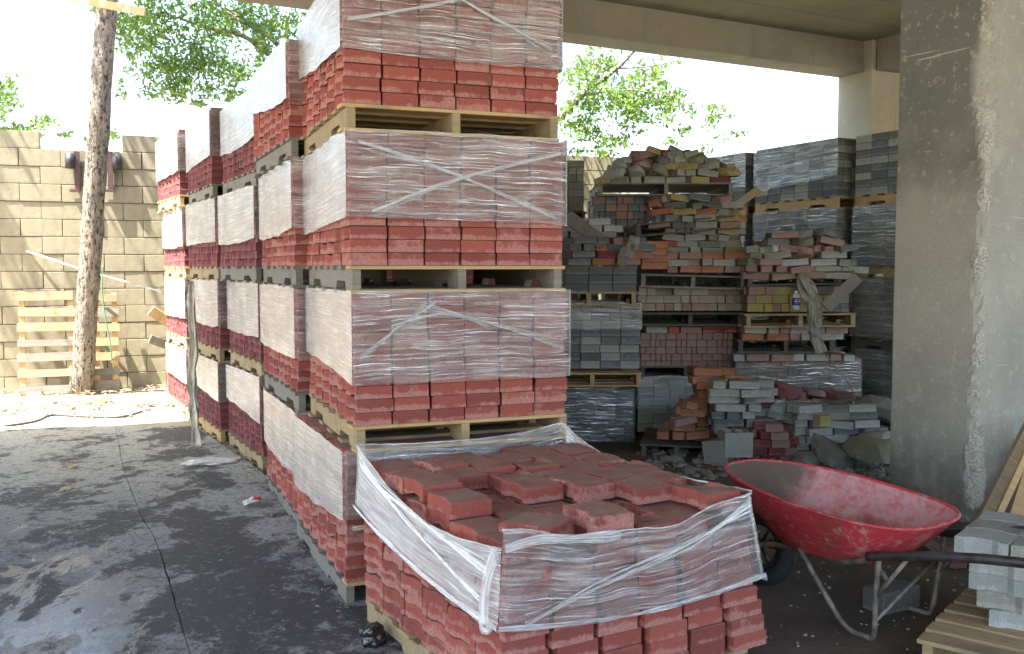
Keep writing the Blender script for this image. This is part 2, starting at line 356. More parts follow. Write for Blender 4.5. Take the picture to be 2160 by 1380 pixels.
# ------------------------------------------------------------------ ground
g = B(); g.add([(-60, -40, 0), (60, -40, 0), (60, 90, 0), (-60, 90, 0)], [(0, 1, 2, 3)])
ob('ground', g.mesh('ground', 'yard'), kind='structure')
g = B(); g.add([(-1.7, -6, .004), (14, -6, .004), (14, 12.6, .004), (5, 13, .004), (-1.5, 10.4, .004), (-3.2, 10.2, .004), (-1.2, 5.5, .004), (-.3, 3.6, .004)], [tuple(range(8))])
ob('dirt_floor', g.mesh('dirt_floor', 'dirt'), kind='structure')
jl = [AZ(x, y) for x, y in ((395, 1376), (352, 1230), (332, 1160), (296, 1095), (262, 1000), (243, 905))]
jl = [jl[0] + (jl[0] - jl[1]) * 4] + jl
jl = [p + Vector((.006 * noise.noise(p * 3.1) + .005 * noise.noise(p * 11), 0, 0)) for p in catmull(jl, 14)]
def slab(name, L, Rr):
    n = len(L); V = [(p.x, p.y, .03) for p in L] + [(p.x, p.y, .03) for p in Rr] + [(p.x, p.y, -.02) for p in L] + [(p.x, p.y, -.02) for p in Rr]
    Fc = [(i, n + i, n + i + 1, i + 1) for i in range(n - 1)] + [(i, i + 1, 2 * n + i + 1, 2 * n + i) for i in range(n - 1)] + [(n + i, 3 * n + i, 3 * n + i + 1, n + i + 1) for i in range(n - 1)]
    Fc += [(n - 1, 2 * n - 1, 4 * n - 1, 3 * n - 1), (0, 2 * n, 3 * n, n)]
    return mesh(name, V, Fc, 'drive')
dz = Vector((0, 0, 0))
left = [Vector((-9, p.y + .4 * (p.x + 9) * -.1, 0)) for p in jl]
Rt = [Vector((1.3, jl[0].y, 0))] + [Vector((x, y, 0)) for x, y in ((-.25, 3.55), (-.62, 4.2), (-1.0, 5.2), (-1.6, 6.6), (-3.3, 9.45))]
jr = [p + Vector((.004 + .014 * max(0, noise.noise(p * 5)) ** 1.5 + .008 * max(0, noise.noise(p * 23)), 0, 0)) for i, p in enumerate(jl)]
ob('driveway', slab('driveway', left, jl), kind='structure')
ob('driveway', slab('driveway', jr, [Vector((float(np.interp(p.y, [0, 2.6, 3.4, 4.1, 5.2, 7, 9.4, 11], [1.3, 1.0, .0, -.60, -.95, -1.9, -3.3, -4.0])), p.y, 0)) for p in jl]), kind='structure')

# ------------------------------------------------------------------ concrete building: beams, slab, columns
BY = R(27.6); n1 = Vector((math.cos(BY), math.sin(BY), 0)); n2 = Vector((-math.sin(BY), math.cos(BY), 0))
C0 = Vector((4.38, 12.9, 0)); ZB, ZC = 4.07, 4.46
bt = thing('concrete_building', 'open concrete ground floor with flat ceiling, beams and columns above the stacked pavers', 'building', C0, BY)
b = B().box(-16, 14, -12.6, .02, ZC, ZC + .25); ob('ceiling_slab', b.mesh('ceiling_slab', 'ceiling'), bt)
b = B().box(-12.2, -.003, -.42, .0, ZB, ZC - .002); ob('beam', b.mesh('beam', 'beam'), bt)
b = B().box(.58, 14, -.42, .0, ZB + .04, ZC - .002); ob('beam', b.mesh('beam', 'beam'), bt)
b = B().box(.06, .46, -6.6, -.58, ZB, ZC - .002); ob('beam', b.mesh('beam', 'beam'), bt)
b = B().box(.0, .56, -.56, 0, 0, ZC - .004); ob('column', b.mesh('column', 'plaster'), bt)
# near pillar, its arris broken away
def pillar():
    W_, nz, nf = .62, 150, 26; V = []; ring = None
    per = []
    for i in range(nf): t = (i / nf) ** 1.0; per.append((0, W_ * (1 - t)))      # left face, far to near
    for i in range(nf): t = i / nf; per.append((W_ * t, 0))                    # front face
    for i in range(6): per.append((W_, W_ * i / 6))
    for i in range(6): per.append((W_ * (1 - i / 6), W_))
    n = len(per); H = ZC - .003
    for k in range(nz + 1):
        z = H * k / nz
        for (x, y) in per:
            d = x + y; br = .015 + .075 * max(0, noise.noise(Vector((1, 2, z * 1.7))) + .35) + .02 * noise.noise(Vector((x * 9, y * 9, z * 9)))
            if z < 1.0: br += .05 * (1 - z)
            if 2.1 < z < 3.1: br += .03
            px, py = x, y
            if d < br and x < .3 and y < .3:
                c = (br - d) / 2 * .8; px += c; py += c
                q = .008 * noise.noise(Vector((x * 60, y * 60, z * 45))); px += q; py += q
            px += .003 * noise.noise(Vector((x * 3, y * 3, z * 2))); py += .003 * noise.noise(Vector((x * 3 + 5, y * 3, z * 2)))
            V.append((px, py, z))
    Fc = [(k * n + i, k * n + (i + 1) % n, (k + 1) * n + (i + 1) % n, (k + 1) * n + i) for k in range(nz) for i in range(n)]
    return mesh('pillar', V, Fc, 'pillar')
pt = thing('concrete_pillar', 'thick bare concrete pillar with crumbling corner and soot stain, behind the red wheelbarrow', 'pillar', (2.736, 5.529, 0), BY)
ob('shaft', pillar(), pt)

# ------------------------------------------------------------------ block wall
wo_ = Vector((-6.55, 11.25, 0)); WA = R(20.5); CH, BL = .212, .46
wt = thing('block_wall', 'tall unrendered concrete block wall in dappled sun behind the leaning pole', 'wall', wo_, WA)
bmsh = [box_mesh('block', BL - .010, .19, CH - .010, 'masonry', .003) for _ in range(1)]
for r in range(15):
    for c in range(8):
        if r == 14 and c in (1, 3, 4): continue
        x = c * BL + (BL / 2 if r % 2 else 0) - .25
        o = ob('block', bmsh[0], wt, (x + rnd.uniform(-.004, .004), .095 + rnd.uniform(-.007, .007), r * CH + rnd.uniform(-.002, .002)), (0, 0, rnd.uniform(-.008, .008)))
b = B().box(-.6, 3.3, .016, .17, 0, 14 * CH); ob('mortar', b.mesh('mortar', 'mortar'), wt)
b = B()
for r in range(15):
    for c in range(8, 40): b.box(c * BL - .25 + (BL / 2 if r % 2 else 0) - BL / 2, c * BL - .25 + (BL / 2 if r % 2 else 0) + BL / 2 - .01, 0, .19, r * CH, r * CH + CH - .01)
    b.box(-4 , -.49, 0, .19, r * CH, r * CH + CH - .01)
ob('far_blocks', b.mesh('far_blocks', 'masonry'), wt, kind='stuff')

# ------------------------------------------------------------------ pavers, film, pallets
HW, HL, PT = .0808, .0983, .0562
def wavy(name, mat, sgn=1, h=PT, dep=.016, seed=0):
    prof = [(-HL, 0), (-.062, 0), (-.036, dep * sgn), (.036, dep * sgn), (.062, 0), (HL, 0)]
    L = [(-HW + s, y) for y, s in prof]; Rr = [(HW + s, y) for y, s in reversed(prof)]
    out = [*reversed(L), *reversed(Rr)]            # anticlockwise from above
    n = len(out); ch = .004; V = [(x, y, 0) for x, y in out] + [(x, y, h - ch) for x, y in out]
    ins = []
    for i in range(n):
        x, y = out[i]; a = Vector(out[i - 1]) - Vector(out[i]); c = Vector(out[(i + 1) % n]) - Vector(out[i])
        ins.append((x - math.copysign(ch, x), y - math.copysign(ch, y) if abs(y) > .09 else y))
    V += [(x, y, h) for x, y in ins]
    if seed:                                    # knocked corners and chipped arrises
        q = random.Random(seed)
        for _ in range(q.choice((1, 2, 3))):
            i = q.randrange(n); a_ = q.uniform(.004, .011)
            for k_ in (n + i, 2 * n + i): x, y, z = V[k_]; V[k_] = (x * (1 - a_ / .08), y * (1 - a_ / .12), z - a_ * (.9 if k_ >= 2 * n else 1.3))
        if q.random() < .5:
            i = q.randrange(n); x, y, z = V[i]; V[i] = (x * .93, y * .96, z + .006)
    Fc = [tuple(range(n - 1, -1, -1)), tuple(2 * n + i for i in range(n))]
    for k in (0, n): Fc += [(k + i, k + (i + 1) % n, k + n + (i + 1) % n, k + n + i) for i in range(n)]
    return mesh(name, V, Fc, mat)
PV = {c: wavy('paver', c) for c in ('red', 'maroon')}
PVV = {c: [PV[c]] + [wavy('paver', c, seed=q) for q in range(1, 8)] for c in PV}
PITCH, ROW, NX, NY = .1705, .2, 6, 6
SW, SD = PITCH * NX, ROW * NY
LAY = .0585
PALH = .122

def shell_mesh(mat, nl):
    "the rear and right-hand pavers of a stack, joined (nothing of them is seen in the photo)"
    bb = B(); me = PV[mat]; V = [v.co.copy() for v in me.vertices]; Fc = [tuple(p.vertices) for p in me.polygons]
    for k in range(nl):
        for i in range(NX):
            for j in range(NY):
                if (i == NX - 1 or j == NY - 1) and j > 0:
                    bb.add([p + Vector(((i + .5) * PITCH, (j + .5) * ROW, k * LAY)) for p in V], Fc)
    return bb.mesh('rear_pavers', mat)
SHELL = {(c, 10): shell_mesh(c, 10) for c in PV}; SHELL.update({(c, k): shell_mesh(c, k) for c in PV for k in (9, 11)})
def core_mesh(nl, mat): b = B().box(.045, SW - .05, .09, SD - .1, 0.002, nl * LAY - .004); return b.mesh('inner_pavers', mat)
CORE = {(c, n_): core_mesh(n_, c) for c in PV for n_ in (8, 9, 10, 11)}

def film(parent, W, D, lo, hi, off=.012, mat='film', seed=0, nz=16, name='stretch_film', amp=.0022, sides=(1, 1, 1, 1), wf=None):
    "lo/hi(side, t): heights of the lower and upper edge; side 0 front, 1 right, 2 back, 3 left (t runs round the stack)"
    P = []
    def seg(side, a, b_, n):
        for i in range(n):
            t = i / n; P.append((a[0] + (b_[0] - a[0]) * t, a[1] + (b_[1] - a[1]) * t, side, t))
    o = off; c = [(-o, -o), (W + o, -o), (W + o, D + o), (-o, D + o)]
    seg(0, c[0], c[1], 44); seg(1, c[1], c[2], 20); seg(2, c[2], c[3], 14); seg(3, c[3], c[0], 48); P.append((*c[0], 3, 1.0))
    V = []; UV = []; s = 0; n = len(P)
    nrm = [(0, -1), (1, 0), (0, 1), (-1, 0)]
    for i, (x, y, sd, t) in enumerate(P):
        if i: s += math.hypot(x - P[i - 1][0], y - P[i - 1][1])
        a, b_ = lo(sd, t), hi(sd, t)
        a += .012 * noise.noise(Vector((s * 5, seed, 0))); b_ += .006 * noise.noise(Vector((s * 7, seed, 4)))
        for k in range(nz + 1):
            q = k / nz; z = a + (b_ - a) * q
            fs = 2.2 if sd == 3 else 7
            d = amp * 1.6 * noise.noise(Vector((s * fs, z * 40, seed))) + amp * 2.2 * noise.noise(Vector((s * fs, z * 11, seed + 9)))
            cr = min(t, 1 - t)
            if cr < .02: d *= .2
            xx = x if wf is None else wf(x, z)
            V.append((xx + nrm[sd][0] * (d + .002), y + nrm[sd][1] * (d + .002), z)); UV.append((s, q * .40))
    h = nz + 1
    Fc = [(i * h + k, (i + 1) * h + k, (i + 1) * h + k + 1, i * h + k + 1) for i in range(n - 1) for k in range(nz) if sides[P[i][2]]]
    used = sorted({i for f in Fc for i in f}); ix = {u: i for i, u in enumerate(used)}
    V = [V[u] for u in used]; UV = [UV[u] for u in used]; Fc = [tuple(ix[i] for i in f) for f in Fc]
    return ob(name, mesh(name, V, Fc, mat, True, UV), parent)
def ribbon(parent, pts, width, mat='film_thick', seed=0, name='film_band', nrm=(0, -1, 0)):
    "a twisted band of gathered film along a polyline, given thickness by its folds"
    P = catmull(pts, 10); V = []; UV = []; s = 0; K = 8; N = Vector(nrm)
    for i, p in enumerate(P):
        d = (P[min(i + 1, len(P) - 1)] - P[max(i - 1, 0)]).normalized(); a = d.cross(N).normalized()
        if i: s += (p - P[i - 1]).length
        ww = width * (.55 + .9 * abs(noise.noise(Vector((s * 4, seed, 1)))) + .2)
        for k in range(K):
            t = k / (K - 1) - .5
            V.append(p + a * ww * t + N * (.003 + .007 * noise.noise(Vector((k * 1.9, s * 3, seed))))); UV.append((s, t * .12 + seed))
    Fc = [(i * K + k, (i + 1) * K + k, (i + 1) * K + k + 1, i * K + k + 1) for i in range(len(P) - 1) for k in range(K - 1)]
    return ob(name, mesh(name, V, Fc, mat, True, UV), parent)

def bundle(parent, pts, width, seed=0, nrm=(0, -1, 0), mats=('film_thick', 'film', 'film')):
    r = random.Random(seed * 31 + 5)
    for q in range(5):
        P = [Vector(p) + Vector((0, 0, r.uniform(-1, 1) * width * (.25 + .9 * abs(i / (len(pts) - 1) - .5) * 2))) for i, p in enumerate(pts)]
        ribbon(parent, P, r.uniform(.004, .014), mats[q % 3], seed=seed + q, nrm=nrm)
def stringer_mesh(L, mat, wd=.038, hh=.088):
    prof = [(0, 0), (.15, 0), (.175, .036), (.365, .036), (.39, 0), (L - .39, 0), (L - .365, .036), (L - .175, .036), (L - .15, 0), (L, 0), (L, hh), (0, hh)]
    n = len(prof); V = [(-wd / 2, y, z) for y, z in prof] + [(wd / 2, y, z) for y, z in prof]
    # the notched outline is cut into convex quads
    q = [(0, 1, 2, 11), (4, 5, 6, 10), (8, 9, 10, 7)]
    Fc = [(0, 1, 2, 11), (11, 2, 3, 10), (3, 6, 7, 10), (3, 4, 5, 6), (7, 8, 9, 10)]
    out = []
    for f in Fc: out.append(tuple(f[::-1])); out.append(tuple(i + n for i in f))
    out += [(i, (i + 1) % n, n + (i + 1) % n, n + i) for i in range(n)]
    return mesh('stringer', V, out, mat)
STR = {}; BRD = {}
def pallet(label, loc, rz, mat='wood_tan', W=SW, D=SD, group='pallets under the red paver stacks', tilt=(0, 0), nb=7, miss=(), front_mat=None, full=True):
    t = thing('pallet', label, 'pallet', loc, rz, group, rot=(tilt[0], tilt[1], rz))
    k = (mat, round(D, 2))
    if k not in STR: STR[k] = stringer_mesh(D, mat)
    for x in (.025, W / 2, W - .025): ob('stringer', STR[k], t, (x + rnd.uniform(-.008, .008), rnd.uniform(-.004, .004), .017))
    wb = .094
    for lev, cnt in ((0, 5), (1, nb)):
        for i in range(cnt):
            if lev and i in miss: continue
            m2 = front_mat if (front_mat and i == 0) else mat
            k = (m2, round(W, 2))
            if k not in BRD: BRD[k] = box_mesh('deck_board', W + .012, wb, .0165, m2, .0015)
            y = wb / 2 + (D - wb) * i / (cnt - 1)
            ob('deck_board', BRD[k], t, (W / 2 + rnd.uniform(-.008, .008), y + rnd.uniform(-.006, .006) - .003, 0 if lev == 0 else .1055), (0, 0, rnd.uniform(-.006, .006)))
    return t

def red_stack(label, loc, rz, col='red', nl=10, lean=(0, 0), seed=0, filmf=None, cross=None, skip=(), right=False, top=True):
    t = thing('paver_stack', label, 'paver stack', loc, rz, 'shrink-wrapped stacks of red pavers')
    r = random.Random(seed); me = PV[col]
    for k in range(nl):
        dx, dy, dr = lean[0] * k + r.uniform(-.004, .004), lean[1] * k + r.uniform(-.004, .004), r.uniform(-.003, .003)
        for i in range(NX):
            for j in range(NY):
                if not (i == 0 or j == 0 or (top and k == nl - 1 and j < NY - 1 and i < NX - 1) or (right and i == NX - 1)): continue
                if j > 0 and i == NX - 1 and not right: continue
                if j == NY - 1 and i > 0: continue
                if (i, j, k) in skip: continue
                ob('paver', r.choice(PVV[col]), t, ((i + .5) * PITCH + dx + r.uniform(-.0035, .0035), (j + .5) * ROW + dy + r.uniform(-.007, .006), k * LAY + .0005), (0, 0, dr + r.uniform(-.012, .012) + (math.pi if r.random() < 0 else 0)))
    ob('inner_pavers', CORE[(col, nl)], t, kind='stuff')
    if not right: ob('rear_pavers', SHELL[(col, nl)], t, kind='stuff')
    H = nl * LAY
    if filmf:
        lo, hi = filmf; film(t, SW, SD, lo, hi, seed=seed)
    if cross:
        for a in cross: bundle(t, a[0], a[1], seed=seed + len(a[0]), nrm=a[2] if len(a) > 2 else (0, -1, 0))
    return t

TH = PALH + 10 * LAY                                         # one tier: .707
def edge(pts):
    "piecewise height round the stack: 4 corners (front-left, front-right, back-right, back-left) with sag"
    fl, fr, br, bl, sag = pts
    def f(side, t):
        a, b_ = ((fl, fr), (fr, br), (br, bl), (bl, fl))[side]
        return a + (b_ - a) * t - sag * 4 * t * (1 - t)
    return f
cols = [  # near-left corner, yaw
    ((-.712, 4.16), 21.5), ((-1.195, 5.26), 23), ((-1.86, 6.98), 28), ((-2.53, 8.15), 29), ((-3.24, 9.42), 29)]
colname = ['nearest column', 'second column back', 'third column back', 'fourth column back', 'farthest column']
tiern = ['bottom tier', 'second tier', 'third tier', 'top tier']
shift = [[(-.03, .0), (.012, -.03), (.0, .0), (-.015, .02)], [(.0, .0), (.0, .02), (-.01, 0), (-.03, 0)], [(0.0, 0), (.0, 0), (-.02, 0), (-.01, 0)], [(0, 0), (.01, 0), (.0, 0), (-.03, 0)], [(0, 0), (0, 0), (-.01, 0), (-.04, 0)]]
yawd = [[1.5, 0, -.5, -.5], [0, .5, 0, 1], [0, -1, 1, 0], [0, 0, 1, -1], [0, 0, 0, 1]]
for c, ((cx, cy), yw) in enumerate(cols):
    for t_ in range(4):
        sx, sy = shift[c][t_]; yaw = R(yw + yawd[c][t_]); ax = Vector((math.cos(yaw), math.sin(yaw), 0)); ay = Vector((-math.sin(yaw), math.cos(yaw), 0))
        o = Vector((cx, cy, 0)) + ax * sx + ay * sy + Vector((0, 0, t_ * TH))
        pm = [['wood_grey', 'wood_tan', 'wood_grey', 'wood_tan'], ['wood_grey', 'wood_grey', 'wood_grey', 'wood_grey'], ['wood_tan', 'wood_tan', 'wood_grey', 'wood_grey'], ['wood_new', 'wood_tan', 'wood_tan', 'wood_grey'], ['wood_new', 'wood_tan', 'wood_new', 'wood_new']][c][t_]
        # two loads of the second and nearest columns reach a little less deep
        adj = {0: 'greyed', 1: 'worn', 2: 'notched', 3: 'chipped'}[t_]
        pallet(f'{adj} pallet under the {tiern[t_]} load in the {colname[c]} of red stacks', o, yaw, pm, front_mat='wood_new' if c == 0 else None)
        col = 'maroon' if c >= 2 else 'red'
        lo0 = {0: .24, 1: .19, 2: .21, 3: .235}[t_]
        s = c * 7 + t_ * 3 + 1; r = random.Random(s)
        bl = [.17, .20, .20, .22, .2][c] if t_ else .26
        lo = edge((lo0, lo0 - (.02 if t_ != 3 else .01), lo0 + .02, bl + r.uniform(-.03, .04), r.uniform(-.01, .03)))
        if (c, t_) == (0, 3): lo = edge((.235, .21, .25, .31, .01))
        if (c, t_) == (0, 1): lo = edge((.18, .18, .2, .235, -.01))
        if (c, t_) == (0, 0): lo = edge((.29, .25, .3, .20, .02))
        if (c, t_) == (1, 3): lo = edge((.20, .25, .25, .30, .02))
        hi = edge((10 * LAY + .008, 10 * LAY + .004, 10 * LAY, 10 * LAY, -.004))
        cross = []
        yy = -.016
        if c == 0 and t_ > 0:
            A, Bz = (.10, .50), (.90, .27)
            if t_ == 1: cross = [([(.02, yy, .30), (.20, yy - .004, .44), (.36, yy - .004, .55)], .022), ([(.30, yy, .53), (.60, yy - .004, .45), (1.0, yy, .33)], .024), ([(.16, yy, .44), (.4, yy, .49), (.62, yy, .45)], .035)]
            if t_ == 2: cross = [([(.04, yy, .54), (.45, yy - .004, .42), (.98, yy, .25)], .028), ([(.10, yy, .24), (.5, yy - .004, .39), (1.0, yy, .55)], .026)]
            if t_ == 3: cross = [([(.30, yy, .57), (.62, yy - .004, .45), (.98, yy, .29)], .03), ([(.02, yy, .34), (.4, yy - .004, .45), (.8, yy, .57)], .024)]
        skip = set()
        if (c, t_) == (0, 1): skip = set()
        nl_ = 11 if t_ == 3 and c >= 3 else 9 if (c, t_) == (1, 3) else 10
        hi = edge((nl_ * LAY + .008,) * 2 + (nl_ * LAY,) * 2 + (-.004,))
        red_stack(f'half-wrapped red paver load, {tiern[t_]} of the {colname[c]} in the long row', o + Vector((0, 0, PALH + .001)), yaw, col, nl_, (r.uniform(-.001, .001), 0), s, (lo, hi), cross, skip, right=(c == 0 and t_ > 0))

# open stack in front -------------------------------------------------------
OY = R(30); oo = Vector((-.02, 2.91, 0))
pallet('brown wooden pallet under the opened stack of red pavers in front', oo, OY, 'wood_tan')
ot = thing('paver_stack', 'opened low stack of red pavers in front, slack film sagging round its loose top layer', 'paver stack', oo + Vector((0, 0, PALH + .001)), OY, 'shrink-wrapped stacks of red pavers')
r = random.Random(99)
sag = {(0, 0), (1, 0), (3, 0), (4, 0), (0, 1), (1, 1), (2, 1), (1, 2)}
def wsc(x, z): return -.03 + .03 * min(1, z / .58) + x * (1.125 - .165 * min(1, max(0, z) / .58))
for k in range(10):
    dx, dy = r.uniform(-.006, .006) + (.012 if k < 3 else 0), r.uniform(-.006, .006)
    for i in range(NX):
        for j in range(NY):
            stag = ROW * .5 * (i % 2) if k >= 8 and j > 0 else 0
            if k < 8 and not (i == 0 or j == 0 or i == NX - 1): continue
            if k < 8 and j == NY - 1 and 0 < i: continue
            if k == 9 and (i, j) in sag: continue
            if k == 8 and (i, j) in ((1, 0), (5, 0)): continue
            if k >= 8 and j == NY - 1 and stag: continue
            z = k * LAY + .0006
            rot = r.uniform(-.02, .02); tl = (r.uniform(-.012, .012), r.uniform(-.012, .012)) if k == 9 else (0, 0)
            if k >= 8: rot = r.uniform(-.045, .045); dxx, dyy = r.uniform(-.008, .008), r.uniform(-.026, .026)
            else: dxx, dyy = r.uniform(-.004, .004), r.uniform(-.009, .009)
            if k == 9: z += r.choice((0, .001, .006, .012, .018))
            if j == 0 and k < 8: dyy += (-.012 if (i + k // 4) % 2 else .0)
            ob('paver', r.choice(PVV['red']), ot, (wsc((i + .5) * PITCH, z) + dx + dxx, (j + .5) * ROW + dy + dyy + stag, z), (tl[0], tl[1], rot))
ob('inner_pavers', CORE[('red', 8)], ot, kind='stuff')
# loose pieces tossed on top
for (x, y, z, rz) in ((.20, .14, 8 * LAY + .035, .5),):
    ob('paver', PV['red'], ot, (x, y, z), (r.uniform(-.05, .05), r.uniform(-.05, .05), rz))
def olo(side, t):
    if side == 0: return .29 - .045 * math.sin(t * 3.1) - .01 * t
    if side == 1: return .26
    if side == 2: return .30
    return .40 - .11 * t - .03 * math.sin(t * math.pi)
def ohi(side, t):
    T = 10 * LAY
    if side == 0: return T + .012 - .075 * math.sin(t * math.pi) ** 1.0 + .0 * t + .010 * math.sin(t * 17)
    if side == 1: return T + .012 - .03 * math.sin(t * math.pi) + .075 * max(0, (t - .75) / .25) ** 1.5
    if side == 2: return T + .04 + .047 * (1 - t) ** 5 + .035 * t ** 3
    return T + .075 - .12 * t - .10 * math.sin(t * math.pi)
film(ot, SW, SD, olo, ohi, off=.024, seed=41, nz=26, amp=.005, wf=wsc)
def along(fn, side, t, off=.028):
    c = [(-off, -off), (SW + off, -off), (SW + off, SD + off), (-off, SD + off)]; a, b_ = c[side], c[(side + 1) % 4]
    return Vector((wsc(a[0] + (b_[0] - a[0]) * t, fn(side, t)), a[1] + (b_[1] - a[1]) * t, fn(side, t)))
for sd, nm in ((0, (0, -1, 0)), (3, (-1, 0, 0)), (1, (1, 0, 0)), (2, (0, 1, 0))):
    bb = B(); P = [along(ohi, sd, q / 30) for q in range(31)]; P = [p + Vector((0, 0, .004 * noise.noise(p * 25))) for p in P]
    bb.tube(P, [.0034 * (1 + .9 * noise.noise(p * 30)) for p in P], 6, .5)
    me = bb.mesh('film_edge', 'film_thick', True); ul = me.uv_layers.new(name='UVMap')
    for l in me.loops: co = me.vertices[l.vertex_index].co; ul.data[l.index].uv = (co.x + co.y, co.z * 2)
    ob('film_edge', me, ot)
    ribbon(ot, [along(olo, sd, q / 8) + Vector(nm) * .003 for q in range(9)], .02, seed=sd, nrm=nm)
# loosened flap gathered at the front-left corner, and diagonal gathers across the front and left side
ribbon(ot, [(-.035, .0, .53), (-.055, .03, .40), (-.065, .02, .28), (-.055, -.01, .31)], .04, seed=3, nrm=(-.7, -.7, 0))
ribbon(ot, [(-.02, -.03, .54), (.1, -.04, .555), (.25, -.04, .535), (.42, -.03, .52)], .035, seed=5)
for a, wd in (([(.05, -.032, .31), (.35, -.034, .38), (.75, -.034, .46), (1.0, -.03, .55)], .03),):
    bundle(ot, a, wd, seed=int(wd * 900) + len(a), mats=('film', 'film', 'film'))
for a, wd in (([(-.036, 1.15, .60), (-.038, .7, .47), (-.038, .1, .35)], .022), ([(-.036, 1.0, .56), (-.036, .5, .49), (-.036, .05, .46)], .02)):
    bundle(ot, a, wd, seed=int(wd * 1700) + int(a[0][2] * 90), nrm=(-1, 0, 0), mats=('film', 'film', 'film'))


# ------------------------------------------------------------------ small-brick stacks and heaps at the back
BK = {}
def bk(mat, sx=.2, sy=.1, sz=.062):
    k = (mat, sx, sy, sz)
    if k not in BK: BK[k] = box_mesh('paver', sx - .004, sy - .003, sz - .0025, mat, .004)
    return BK[k]
def grid_stack(label, px0, px1, py0, py1, d, pal, yaw=0, bw=.2, bh=.062, depth=.9, cat='paver stack', group='paver stacks in the dim back', jit=.006, wrap=None, wmat='film', xleft=None, seed=1, half=.25, side=True, ragged=0):
    r = random.Random(seed); p0 = AD(px0, py1, d); p1 = AD(px1, py1, d); top = AD(px0, py0, d).z
    z0 = max(p0.z, .006); W = (p1 - p0).x / max(.3, math.cos(yaw)); nl = max(1, round((top - z0) / bh)); bh = (top - z0) / nl; nx = max(1, round(W / bw)); bw = W / nx
    t = thing('paver_stack', label, cat, (p0.x, p0.y, z0), yaw, group); fr = random.Random(seed + 5)
    bd = .1 if bw > .12 else .2; nd = max(1, int(depth / bd)); bd = depth / nd
    for k in range(nl):
        ox = r.uniform(-jit, jit); x = -0.0 + ox; last = k == nl - 1
        i = 0
        while x < W - .03:
            w_ = bw
            if r.random() < half: w_ = bw * .5
            if x + w_ > W + .02: w_ = max(.05, W - x)
            if ragged and last and r.random() < ragged: x += w_; continue
            m = bk(r.choice(pal), round(w_, 3), .1, round(bh, 4))
            ob('paver', m, t, (x + w_ / 2, .05 + r.uniform(-jit, jit), k * bh), (0, 0, r.uniform(-.03, .03) * jit / .006))
            x += w_
        if side:
            for s_ in ((0, -1) if abs(yaw) < .9 else (0,)):
                for j in range(1, nd):
                    xx = .05 if s_ == 0 else W - .05
                    ob('paver', bk(r.choice(pal), .1, round(bd, 3), round(bh, 4)), t, (xx + r.uniform(-jit, jit), .1 + (j - .5) * bd, k * bh))
    bb = B().box(.06, W - .06, .101, depth - .02, .001, nl * bh - .003); ob('inner_pavers', bb.mesh('inner_pavers', pal[0]), t, kind='stuff')
    if wrap:
        H = nl * bh; lo = edge((wrap[0], wrap[1], wrap[1], wrap[0], 0)); hi = edge((H + .01, H + .01, H + .01, H + .01, -.02)); film(t, W, depth, lo, hi, seed=seed, mat=wmat, nz=12)
    return t
def back_pallet(label, px0, px1, pyb, d, mat='wood_dark', yaw=0, D=1.0, tilt=(0, 0), W=None):
    p0 = AD(px0, pyb, d); W = W or (AD(px1, pyb, d) - p0).x / math.cos(yaw)
    return pallet(label, p0, yaw, mat, W, D, 'pallets in the dim back', tilt)
ROCKS = []
for s_ in range(5):
    bm = bmesh.new(); bmesh.ops.create_icosphere(bm, subdivisions=2, radius=1)
    for v in bm.verts:
        v.co *= 1 + .35 * noise.noise(v.co * 1.3 + Vector((s_ * 7, 0, 0))); v.co.z = max(-.55, min(.6, v.co.z)); v.co.x = max(-.85, min(.8, v.co.x))
    me = bpy.data.meshes.new('rock'); bm.to_mesh(me); bm.free(); ROCKS.append(me)
RK = {}
def rock_me(mat, i):
    if (mat, i) not in RK: m = ROCKS[i].copy(); m.materials.append(M[mat]); RK[(mat, i)] = m
    return RK[(mat, i)]
def heap(label, px0, px1, py0, py1, d, pal, seed=1, shape='mound', bw=.2, bh=.06, deep=3, wild=.15, name='paver_heap', cat='heap of pavers', rocks=.0, peak=.5, group=None):
    "a heap: tumbled courses that get shorter towards the top"
    r = random.Random(seed); a = AD(px0, py1, d); b_ = AD(px1, py1, d); top = AD(px0, py0, d).z; z0 = max(a.z, .006)
    W = b_.x - a.x; nl = max(1, round((top - z0) / bh)); t = thing(name, label, cat, ((a.x + b_.x) / 2, d, z0), r.uniform(-.05, .05), group)
    for k in range(nl):
        q = k / max(1, nl); e = 1.0 if shape == 'flat' else math.sqrt(max(.04, 1 - q ** 1.5)) if shape == 'round' else max(.12, 1 - q * .85)
        cx = (peak - .5) * W * q
        for j in range(deep):
            Wj = W * e * (1 - .08 * j); x = -Wj / 2 + cx + r.uniform(-.04, .04)
            while x < Wj / 2 + cx - .03:
                short = r.random() < .35; w_ = bw * (.5 if short else 1)
                wl = wild * (.7 + q * 1.5)
                m = r.choice(pal); yw = r.uniform(-1, 1) * wl * 1.6
                if rocks and r.random() < rocks * (0.3 + q): ob('chunk', rock_me(m, r.randrange(5)), t, (x + w_ / 2, j * .1 + r.uniform(-.03, .03), k * bh + .045), (r.uniform(-.4, .4), r.uniform(-.4, .4), r.uniform(0, 6)))
                else: ob('paver', bk(m, round(w_, 3) if not short else .1, .1 if not short else .2, .062), t, (x + w_ / 2, j * .1 + (.05 if short else 0) + r.uniform(-.02, .02), k * bh + r.uniform(0, .006)), (r.uniform(-1, 1) * wl * .35, r.uniform(-1, 1) * wl * .45, yw))
                x += w_ + r.uniform(0, .02)
    for o in t.children:
        if o.name.startswith('chunk'): s = r.uniform(.06, .11); o.scale = (s * 1.3, s, s * .8)
    return t

